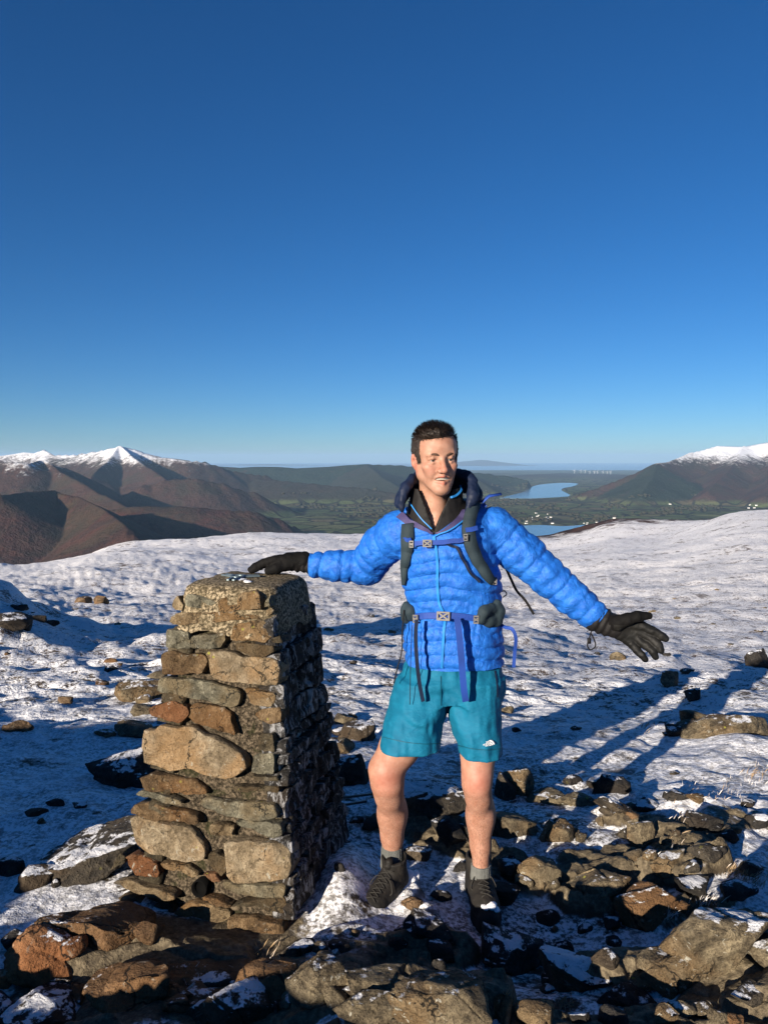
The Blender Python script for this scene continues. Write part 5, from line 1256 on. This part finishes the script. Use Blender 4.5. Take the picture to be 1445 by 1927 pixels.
# printed mark on the leg
lp, ln_ = surf(919, 1399, [B_S], 0.004)
t = NT('x'); lm = MB()
ez = np.array([0, 0, 1.0])-ln_*ln_[2]; ez /= np.linalg.norm(ez); ex = np.cross(ez, ln_); ex = -ex if ex[0] < 0 else ex
sc = 0.0019
ex = ex*0.985+ez*0.06
n = 14
for r0, r1 in ((0.0, 3.2), (4.2, 7.2), (8.2, 11.5)):      # quarter dome of three bands
    vv = []
    for j in range(n+1):
        a = math.pi/2*j/n
        for rr_ in (r0, r1):
            vv.append(lp+ex*sc*(0.5+rr_*math.sin(math.pi/2-a)*1.0)+ez*sc*(-4.5+rr_*math.sin(a)*0.92)+ln_*0.0004)
    lm.add(vv, [(2*j, 2*j+1, 2*j+3, 2*j+2) for j in range(n)])
lm.build('printed_mark', M_PRINT, shorts, smooth=False)
for k, (tx, row_) in enumerate((('THE', 2.3), ('NORTH', -0.7), ('FACE', -3.7))):
    cu = bpy.data.curves.new('lettering', 'FONT'); cu.body = tx; cu.size = 4.1*sc; cu.align_x = 'RIGHT'; cu.extrude = 0.0003; cu.offset = 0.00012
    tmp = bpy.data.objects.new('lettering_tmp', cu); COL.objects.link(tmp)
    me = bpy.data.meshes.new_from_object(tmp.evaluated_get(bpy.context.evaluated_depsgraph_get())); bpy.data.objects.remove(tmp)
    co = np.array([v.co[:] for v in me.vertices]); w3 = lp+np.outer(co[:, 0]-0.1*sc, ex)+np.outer(co[:, 1]+row_*sc, ez)+np.outer(co[:, 2]+0.0006, ln_)
    obj('lettering', w3, [tuple(p.vertices) for p in me.polygons], M_PRINT, shorts, smooth=False)
# ---- gloves
def glove_mesh(name, build, lo, hi, parent=man, mat=M_GLOVE, h=0.0028):
    g = Grid(lin(lo[0], hi[0], h), lin(lo[1], hi[1], h), lin(lo[2], hi[2], h)); build(g); v, f = g.mesh(); return obj(name, v, f, mat, parent)
gmod = lambda t, x, y, z: 0.0025*n3(x, y, z, 60, 3, 2)
ZT = 1.214
LK = W(508, 1060, 3.0)
def left_glove(g):
    wr = W(572, 1060, 2.985); pm = W(530, 1058, 3.0)
    wr[2] = ZT+0.050; pm[2] = ZT+0.048
    tips = []
    for i in range(4):
        yo = -0.036+0.026*i
        k1 = np.array([W(506, 0, 3.0)[0]+0.004*abs(i-1.3), 3.0+yo, ZT+0.056-0.004*i]); k2 = k1+np.array([-0.044, 0.004+0.003*i, -0.010]); k3 = k2+np.array([-0.032, 0.003*i-0.003, -0.018]); k4 = k3+np.array([-0.018, 0.002, -0.008])
        k4[2] = ZT+0.013; 
        sx_ = (1.0, 1.06, 1.0, 0.82)[i]; k2 = k1+(k2-k1)*sx_; k3 = k1+(k3-k1)*sx_; k4 = k1+(k4-k1)*sx_; k3[2] = ZT+0.026; k4[2] = ZT+0.013
        g.chain([wr, (wr+k1)/2+np.array([0, 0, 0.004]), k1, k2, k3, k4], [0.034, 0.027, 0.0195, 0.0165, 0.0150, 0.0120], 0.012, 0.006, gmod)
    th0 = pm+np.array([0.022, -0.030, -0.008]); th1 = th0+np.array([-0.034, -0.022, -0.016]); th2 = th1+np.array([-0.034, -0.002, -0.006]); th2[2] = ZT+0.017; th1[2] = ZT+0.026
    g.chain([wr, th0, th1, th2], [0.030, 0.027, 0.0205, 0.0160], 0.014, 0.008, gmod)
glove_l = glove_mesh('glove', left_glove, (-0.66, 2.86, 1.19), (-0.24, 3.13, 1.34))
def cuff(a, b, ra, rb, seed, name, parent):
    def bd(g): g.cone(a, b, ra, rb, 0, False, lambda t, x, y, z: 0.004*n3(x, y, z, 40, seed, 2)+0.0025*np.cos(t*260))
    lo = np.minimum(a, b)-0.09; hi = np.maximum(a, b)+0.09
    return glove_mesh(name, bd, lo, hi, parent, M_BLACK, 0.0035)
ca_ = W(584, 1063, 2.98); cb_ = W(552, 1061, 2.99); cb_[2] = ZT+0.046
cuff(ca_, cb_, 0.036, 0.035, 5, 'glove_cuff', glove_l)
YR = 2.70
def right_glove(g):
    wr = W(1146, 1175, 2.73)
    def PT_(a, b, dy=0.0): return W(a, b, YR+dy)
    fing = [([(1206, 1178, 0.0), (1226, 1187, -0.012), (1243, 1196, -0.020), (1251, 1201, -0.022)], 0.0165),
            ([(1205, 1190, 0.004), (1226, 1203, -0.014), (1239, 1215, -0.030), (1243, 1224, -0.034)], 0.0165),
            ([(1197, 1201, 0.006), (1215, 1214, -0.014), (1228, 1226, -0.030), (1233, 1236, -0.032)], 0.0160),
            ([(1186, 1209, 0.008), (1197, 1223, -0.008), (1207, 1233, -0.020), (1213, 1241, -0.022)], 0.0145)]
    for pts, r in fing:
        p = [PT_(*q) for q in pts]
        g.chain([wr, (wr+p[0])/2, p[0], p[1], p[2], p[3]], [0.034, 0.026, r*1.18, r*1.03, r*0.96, r*0.80], 0.010, 0.004, gmod)
    th = [PT_(1163, 1172, -0.012), PT_(1180, 1165, -0.026), PT_(1199, 1160, -0.032), PT_(1220, 1159, -0.030)]
    g.chain([wr]+th, [0.032, 0.028, 0.0225, 0.0200, 0.0130], 0.012, 0.008, gmod)
    g.ell(PT_(1186, 1192, -0.028), (0.030, 0.018, 0.024), 0.012, True)     # hollow of the palm
glove_r = glove_mesh('glove', right_glove, (0.74, 2.58, 0.92), (1.08, 2.82, 1.26))
me = glove_r.data; me.materials.append(M_PALM)
nn = np.zeros(len(me.polygons)*3, np.float32); me.polygons.foreach_get('normal', nn); nn = nn.reshape(-1, 3)
cc_ = np.zeros(len(me.polygons)*3, np.float32); me.polygons.foreach_get('center', cc_); cc_ = cc_.reshape(-1, 3)+wloc(glove_r)
pxc = CX+cc_[:, 0]/cc_[:, 1]*FPX
me.polygons.foreach_set('material_index', ((nn[:, 1] < -0.35) & (pxc > 1160) & (cc_[:, 2] < W(0, 1172, YR)[2])).astype(np.int32))
cuff(W(1124, 1164, 2.74), W(1153, 1179, 2.725), 0.053, 0.044, 9, 'glove_cuff', glove_r)
b = MB(); b.add(*tube(spline([W(1113, 1186, 2.70), W(1107, 1205, 2.69), W(1105, 1216, 2.69), W(1111, 1223, 2.69), W(1120, 1215, 2.69), W(1116, 1200, 2.69), W(1111, 1192, 2.69)], 5), 0.0026, 6)); b.add(*box(W(1108, 1206, 2.69), 0.012, 0.010, 0.020))
b.build('drawcord_loop', M_BLACK, glove_r)
# ---- boots
def boot_parts():
    g = Grid(lin(-0.075, 0.075, 0.0035), lin(-0.14, 0.24, 0.0035), lin(-0.01, 0.20, 0.0035))
    g.chain([(0, -0.055, 0.055), (0, 0.02, 0.055), (0.002, 0.11, 0.050), (0.003, 0.165, 0.045)], [0.044, 0.046, 0.049, 0.040], 0, 0.02)
    g.cone((0, -0.040, 0.06), (0, -0.045, 0.155), 0.046, 0.050, 0.03); g.cone((0, 0.02, 0.085), (0, 0.115, 0.06), 0.040, 0.034, 0.03)
    g.cone((0, -0.048, 0.14), (0, -0.048, 0.25), 0.038, 0.042, 0.006, True)
    x, y, z = g.pts((slice(None),)*3); g.D = np.maximum(g.D, 0.030-z).astype(np.float32); g.D = np.maximum(g.D, z-0.165).astype(np.float32)
    g.D = g.D-0.002*n3(x, y, z, 50, 3, 2)
    up = g.mesh()
    g = Grid(lin(-0.075, 0.075, 0.0035), lin(-0.14, 0.24, 0.0035), lin(-0.02, 0.08, 0.0035))
    g.chain([(0, -0.060, 0.02), (-0.004, 0.03, 0.02), (0.002, 0.12, 0.02), (0.004, 0.172, 0.022)], [0.050, 0.047, 0.053, 0.045], 0, 0.02)
    x, y, z = g.pts((slice(None),)*3); lug = 0.005*(np.sin(y*210) > 0)*(np.abs(x) > 0.012)
    g.D = np.maximum(np.maximum(g.D, z-0.040-0.10*np.clip(y-0.13, 0, 1)), 0.004-z+0.10*0-lug*0-0.14*0+np.clip(y-0.15, 0, 1)*0.22).astype(np.float32)
    g.D = np.maximum(g.D, 0.010-z-0.006*(np.sin(y*190) > -0.3)).astype(np.float32)
    return up, g.mesh()
(bu_v, bu_f), (bs_v, bs_f) = boot_parts()
def boot(orig, fwd, up_, snow_spots):
    fwd = np.asarray(fwd, float); fwd /= np.linalg.norm(fwd); up_ = np.asarray(up_, float); sd = np.cross(fwd, up_); sd /= np.linalg.norm(sd); up_ = np.cross(sd, fwd)
    M = np.column_stack([sd, fwd, up_]); T = lambda p: np.asarray(p) @ M.T+orig
    o = obj('boot', T(bu_v), bu_f, M_BOOT, man); obj('sole', T(bs_v), bs_f, M_SOLE, o)
    B = bvh(o); lb = MB()
    def onb(x, y):
        h = B.ray_cast(Vector(T((x, y, 0.30))), Vector(-M[:, 2])); return None if h[0] is None else np.array(h[0])+np.array(h[1])*0.002
    for k in range(6):
        y = 0.000+k*0.021
        for s in (-1, 1):
            pth = [onb(s*(0.024-0.001*k)*(1-2*q/5), y+0.021*q/5) for q in range(6)]
            pth = [p for p in pth if p is not None]
            if len(pth) > 2: lb.add(*tube(pth, 0.0022, 6))
    for s in (-1, 1):
        c = T((s*0.004, 0.02, 0.118)); lb.add(*tube(spline([c, T((s*0.03, 0.035, 0.125)), T((s*0.048, 0.055, 0.095)), T((s*0.030, 0.06, 0.09)), c], 5), 0.0022, 6))
        lb.add(*tube(spline([c, T((s*0.026, 0.06, 0.10)), T((s*0.040, 0.085, 0.060))], 5), 0.0022, 6))
    lb.build('laces', M_LACE, o)
    tb = MB(); tb.add(*tube(spline([onb(0, 0.0) if onb(0, 0.0) is not None else T((0, 0, 0.13)), T((0, -0.006, 0.150)), T((0, -0.012, 0.178))], 4), [0.016]*8+[0.012], 8)); tb.build('tongue', M_BOOT, o)
    sb = MB(); rg = np.random.RandomState(len(snow_spots)+3)
    for x, y, z, r in snow_spots:
        vv, ff = ICO[2]; sb.add(T(vv*np.array([r, r*1.1, r*0.45])*rg.uniform(0.75, 1.25, (len(vv), 1))+np.array([x, y, z])), ff)
    stuff(sb.build('snow_clump', M_SNOWC, o))
    return o, T
spots_l = [(-0.046, -0.11+0.026*k, 0.034+0.006*(k % 2), 0.024) for k in range(8)]+[(0.0, 0.195, 0.055, 0.014), (-0.03, -0.09, 0.05, 0.022), (0.0, -0.105, 0.04, 0.02)]
spots_l = [(-x, y, z, r) for x, y, z, r in spots_l]
aL = W(738, 1608, 2.80); 
bl_o = aL-np.array([0, 0, 0.150]); dirL = np.array([-0.52, -0.80, -0.24])
bootL, TL = boot(bl_o+np.array([-0.01, -0.03, -0.006]), dirL, (0.0, -0.20, 1.0), [(-x, y, z, r) for x, y, z, r in spots_l] + [(-0.046, 0.03, 0.03, 0.018), (-0.046, -0.02, 0.03, 0.02)])
aR = W(905, 1640, 2.735)
bootR, TR = boot(np.array([aR[0], aR[1]+0.018, aR[2]-0.128]), (0.06, -1.0, -0.06), (0, -0.05, 1.0), [(-0.012, 0.150, 0.088, 0.022), (0.012, 0.158, 0.086, 0.016), (-0.026, 0.16, 0.078, 0.014)])
b = MB(); b.add(*box(TL((0.047, -0.035, 0.128)), 0.006, 0.012, 0.030)); b.build('pull_tab', M_RED, bootL)
for K, nm_ in ((LL, 0), (RL, 1)):
    a, c = (W(738, 1592, 2.797), W(738, 1626, 2.80)) if nm_ == 0 else (W(905, 1628, 2.735), W(905, 1652, 2.74))
    def bd(g, a=a, c=c, r=0.042 if nm_ == 0 else 0.038): g.cone(a, c, r, r+0.004, 0, False, lambda t, x, y, z: 0.0015*np.cos(np.arctan2(y-a[1], x-a[0])*40))
    def bd2(g, a=a, bd=bd):
        bd(g); x, y, z = g.pts((slice(None),)*3); g.D = np.maximum(g.D, z-a[2]-0.004).astype(np.float32)
    glove_mesh('sock', bd2, np.minimum(a, c)-0.07, np.maximum(a, c)+0.07, man, M_SOCK, 0.003)
# ------------------------------------------------------------------ backpack
pack = empty('backpack', W(860, 1180, 3.02)); tag(pack, 'dark hiking backpack with slate shoulder straps and blue webbing worn by the man', 'backpack')
G6 = Grid(lin(0.0, 0.52, 0.006), lin(2.84, 3.26, 0.006), lin(1.00, 1.56, 0.006))
G6.loft([(W(0, 1190, 3.0)[2], W(853, 0, 3.0)[0], 3.02, 0.15, 0.10), (W(0, 1120, 3.0)[2], W(855, 0, 3.0)[0], 3.04, 0.185, 0.135), (W(0, 1030, 3.0)[2], W(850, 0, 3.0)[0], 3.05, 0.175, 0.135), (W(0, 965, 3.0)[2], W(846, 0, 3.0)[0], 3.04, 0.15, 0.12), (W(0, 940, 3.0)[2], W(846, 0, 3.0)[0], 3.03, 0.11, 0.09)], 0, e=3.2, mod=lambda x, y, z: 0.008*n3(x, y, z, 14, 3, 2))
v, f = G6.mesh(); obj('pack_body', v, f, M_NAVY, pack)
TR_ = [B_J, B_M]
def pad(name, pts, widths, thick=0.016): return draped(name, pts, 0, M_SLATE, pack, [B_J], 0.002, thick, 8, 4, widths)
s1 = pad('shoulder_strap', [(770, 990), (769, 1010), (768, 1040), (764, 1070), (763, 1100)], [24, 26, 22, 14, 6])
s2 = pad('shoulder_strap', [(893, 948), (884, 970), (880, 995), (884, 1025), (897, 1055), (913, 1080), (926, 1094)], [20, 24, 25, 25, 23, 20, 14])
def patch(px0, py0, px1, py1, w, mat, name, par, lift=0.020): return draped(name, [(px0, py0), ((px0+px1)/2, (py0+py1)/2), (px1, py1)], w, mat, par, [B_J], lift, 0.003, 3, 1)
patch(762, 1010, 779, 1010, 8, M_WEB, 'adjuster_webbing', s1); patch(873, 997, 893, 996, 9, M_WEB, 'adjuster_webbing', s2)
patch(898, 958, 914, 950, 9, M_WEB, 'load_strap', s2, 0.012)
lt = MB(); lt.add(*ribbon([W(906, 946, 2.76), W(920, 934, 2.765), W(943, 930, 2.77)], [[0, -0.5, 0.8]]*3, 0.014, 0.003)); lt.build('load_strap_tail', M_WEB, s2)
stp = draped('sternum_strap', [(783, 1022), (805, 1021), (825, 1020), (850, 1018), (871, 1017)], 9, M_WEB, pack, [B_J], 0.012, 0.003, 6, 4)
def buckle(px, py, w, h, par, lift=0.016, trees=(B_J,)):
    p, n = surf(px, py, list(trees), lift); n = n*0.4+np.array([0, -0.6, 0.02]); n /= np.linalg.norm(n); p = p+np.array([0, -0.006, 0])
    ex = np.cross([0, 0, 1.0], n); ex /= np.linalg.norm(ex); ez = np.cross(n, ex); M = np.column_stack([ex, n, ez]); s = p[1]/FPX; b = MB()
    for sg in (-1, 1):
        b.add(*box(p+ez*sg*h*s*0.42, w*s, 0.006, h*s*0.16, M)); b.add(*box(p+ex*sg*w*s*0.44, w*s*0.12, 0.007, h*s*0.84, M))
        M2 = M @ np.array([[math.cos(0.6*sg), 0, math.sin(0.6*sg)], [0, 1, 0], [-math.sin(0.6*sg), 0, math.cos(0.6*sg)]]); b.add(*box(p+n*0.003*sg*0.3, w*s*0.9, 0.006, h*s*0.18, M2))
    return b.build('buckle', M_BUCK, par, smooth=False)
buckle(805, 1021, 17, 14, stp); buckle(779, 1022, 8, 13, stp, 0.018); buckle(873, 1015, 8, 13, stp, 0.020); buckle(926, 1092, 8, 12, s2, 0.014)
draped('strap_tail', [(838, 1020), (856, 1030), (868, 1048), (880, 1072), (900, 1096)], 5, M_NAVY, stp, [B_J], 0.008, 0.003, 6, 3)
hb = draped('hip_belt', [(768, 1160), (800, 1158), (837, 1158), (870, 1158), (905, 1160)], 12, M_WEB, pack, [B_J], 0.010, 0.004, 6, 5)
buckle(837, 1158, 25, 17, hb, 0.016); buckle(786, 1158, 10, 16, hb, 0.018); buckle(893, 1160, 10, 16, hb, 0.018)
def pocket(pts, r, name):
    def bd(g):
        g.chain([surf(a, b, [B_J], 0.006)[0] for a, b in pts], r, 0, 0.02, lambda t, x, y, z: 0.004*n3(x, y, z, 35, 6, 2))
    c = np.array([surf(a, b, [B_J], 0.006)[0] for a, b in pts]); return glove_mesh(name, bd, c.min(0)-0.07, c.max(0)+0.07, pack, M_SLATE, 0.004)
pocket([(767, 1140), (768, 1150), (768, 1162), (776, 1150), (778, 1160)], [0.016, 0.020, 0.018, 0.017, 0.017], 'belt_pocket'); pocket([(932, 1136), (934, 1150), (930, 1166), (916, 1168), (904, 1162), (908, 1150), (920, 1142)], [0.020, 0.022, 0.022, 0.020, 0.016, 0.018, 0.020], 'belt_pocket')
def hang(name, pts, w, mat, par, thick=0.002):
    P = spline([W(*p) for p in pts], 6); Nn = np.tile([0.1, -1, 0.15], (len(P), 1)); return obj(name, *ribbon(P, Nn, w, thick), mat, par, smooth=False)
hang('strap_tail', [(860, 1163, 2.645), (864, 1195, 2.628), (868, 1240, 2.615), (872, 1290, 2.612), (876, 1320, 2.615)], 0.024, M_WEB, hb)
hang('strap_tail', [(784, 1166, 2.650), (782, 1195, 2.640), (784, 1240, 2.628), (789, 1285, 2.628), (796, 1320, 2.632)], 0.014, M_NAVY, hb)  # dark tone and lower run follow the strap's cast shadow on the shorts
hang('strap_tail', [(942, 1176, 2.76), (952, 1181, 2.73), (963, 1184, 2.71), (970, 1200, 2.70), (968, 1228, 2.71), (966, 1256, 2.70)], 0.013, M_WEB, hb)
hang('side_strap', [(952, 1070, 2.90), (962, 1092, 2.89), (972, 1112, 2.88), (988, 1130, 2.88), (1004, 1156, 2.88)], 0.010, M_BLACK, pack)
def cord(name, pts, r, par): b = MB(); b.add(*tube(spline([W(*p) for p in pts], 6), r, 6)); return b.build(name, M_BLACK, par)
cord('cord', [(760, 1148, 2.72), (757, 1190, 2.72), (756, 1225, 2.72), (747, 1260, 2.70), (741, 1286, 2.70)], 0.0025, pack)
cord('cord', [(776, 1176, 2.66), (773, 1230, 2.64), (772, 1280, 2.645), (771, 1326, 2.635)], 0.0014, pack)
cord('cord', [(938, 1116, 2.86), (948, 1112, 2.84), (953, 1118, 2.84), (946, 1124, 2.85)], 0.0022, pack)
# ------------------------------------------------------------------ walking poles lying behind the pillar
t = NT('cork'); M_CORK = t.out(t.mix(t.noise(120, 3, 0.6), (0.20, 0.075, 0.03), (0.42, 0.17, 0.07)), 0.6, None, 0.3)
t = NT('pole_black'); M_POLE = t.out((0.012, 0.012, 0.013), 0.35, None, 0.5)
def pole(pg, pt, Yg, Yt, label):
    g_ = W(*pg, Yg); t_ = W(*pt, Yt); d = (t_-g_)/np.linalg.norm(t_-g_)
    e = empty('walking_pole', g_); tag(e, label, 'walking pole', 'walking poles behind the pillar')
    b = MB(); b.add(*tube([g_+d*0.12, g_+d*0.6, t_], [0.009, 0.008, 0.0055], 10)); sh = b.build('shaft', M_POLE, e)
    b = MB(); b.add(*tube([g_+d*s for s in (0.0, 0.01, 0.03, 0.06, 0.09, 0.12, 0.14)], [0.012, 0.018, 0.017, 0.014, 0.016, 0.017, 0.012], 12)); b.build('grip', M_CORK, e)
    b = MB(); u = np.array([0, 0, 1.0]); sd = np.cross(d, u); b.add(*ribbon(spline([g_+u*0.012, g_-d*0.05+u*0.005-sd*0.02, g_-d*0.09-u*0.03, g_-d*0.04-u*0.045+sd*0.02, g_+d*0.02-u*0.012], 6), np.tile(sd, (25, 1)), 0.016, 0.003)); b.build('wrist_strap', M_BLACK, e)
    b = MB(); q = g_+d*0.62; b.add(*tube([q-d*0.02, q+d*0.02], 0.013, 10)); b.build('lock_clamp', M_POLE, sh)
pole((226, 1553), (702, 1494), 3.12, 3.42, 'black walking pole with cork grip, upper of the two behind the pillar')
pole((236, 1580), (690, 1508), 3.08, 3.40, 'black walking pole with cork grip, lower of the two behind the pillar')
# ------------------------------------------------------------------ tufts of dead grass and rime
rg = np.random.RandomState(12); Vs = []; Fs = []; k0 = 0
TUFT = [(1398, 1652, 26, 60), (1385, 1640, 30, 50), (1420, 1665, 30, 40), (1215, 1368, 18, 25), (955, 1905, 20, 40), (948, 1890, 20, 30), (1060, 1895, 20, 30), (1375, 1500, 40, 22), (1300, 1490, 40, 14), (1260, 1725, 16, 30), (1330, 1700, 30, 40), (1250, 1600, 30, 40), (1420, 1460, 40, 40), (500, 1800, 30, 20), (350, 1850, 30, 20), (985, 1780, 24, 24), (1290, 1545, 30, 30)]
for px, py, sp, n in TUFT:
    for k in range(n):
        p = hit_ground(px+rg.normal(0, sp*0.5), py+rg.normal(0, sp*0.25)); ln = rg.uniform(0.015, 0.045)
        d = np.array([rg.normal(0.25, 0.4), rg.normal(0, 0.4), 1.0]); d /= np.linalg.norm(d); s = np.cross(d, [0, 1, 0.1]); s /= np.linalg.norm(s); w = 0.0011*p[1]/2.6
        Vs += [p-s*w, p+s*w, p+d*ln*0.6+s*w*0.6, p+d*ln+np.array([d[0], d[1], 0])*ln*0.3]; Fs += [(k0, k0+1, k0+2), (k0, k0+2, k0+3)]; k0 += 4
t = NT('dead_grass'); stuff(obj('dead_grass', np.array(Vs), Fs, t.out(t.mix(t.map(t.noise(6, 2, 0.5), 0.4, 0.6), (0.32, 0.22, 0.12), (0.65, 0.62, 0.60)), 0.8), origin=(0, 0, 0)), 'dead straw-coloured grass blades sticking out of the snow', 'grass')
HAZE_DENSITY = 1.8e-5
# ------------------------------------------------------------------ haze
v, f = box((2000, 44000, -160), 150000, 92000, 1120)
hz = obj('haze', v, f, None, smooth=False); hz['kind'] = 'stuff'
hm = bpy.data.materials.new('haze_air'); hm.use_nodes = True; ht = hm.node_tree
ht.nodes.remove(ht.nodes['Principled BSDF'])
pv = ht.nodes.new('ShaderNodeVolumePrincipled'); pv.inputs['Density'].default_value = HAZE_DENSITY
pv.inputs['Color'].default_value = (0.45, 0.70, 1.0, 1); pv.inputs['Anisotropy'].default_value = 0.0
ht.links.new(pv.outputs[0], ht.nodes['Material Output'].inputs['Volume'])
hz.data.materials.append(hm)
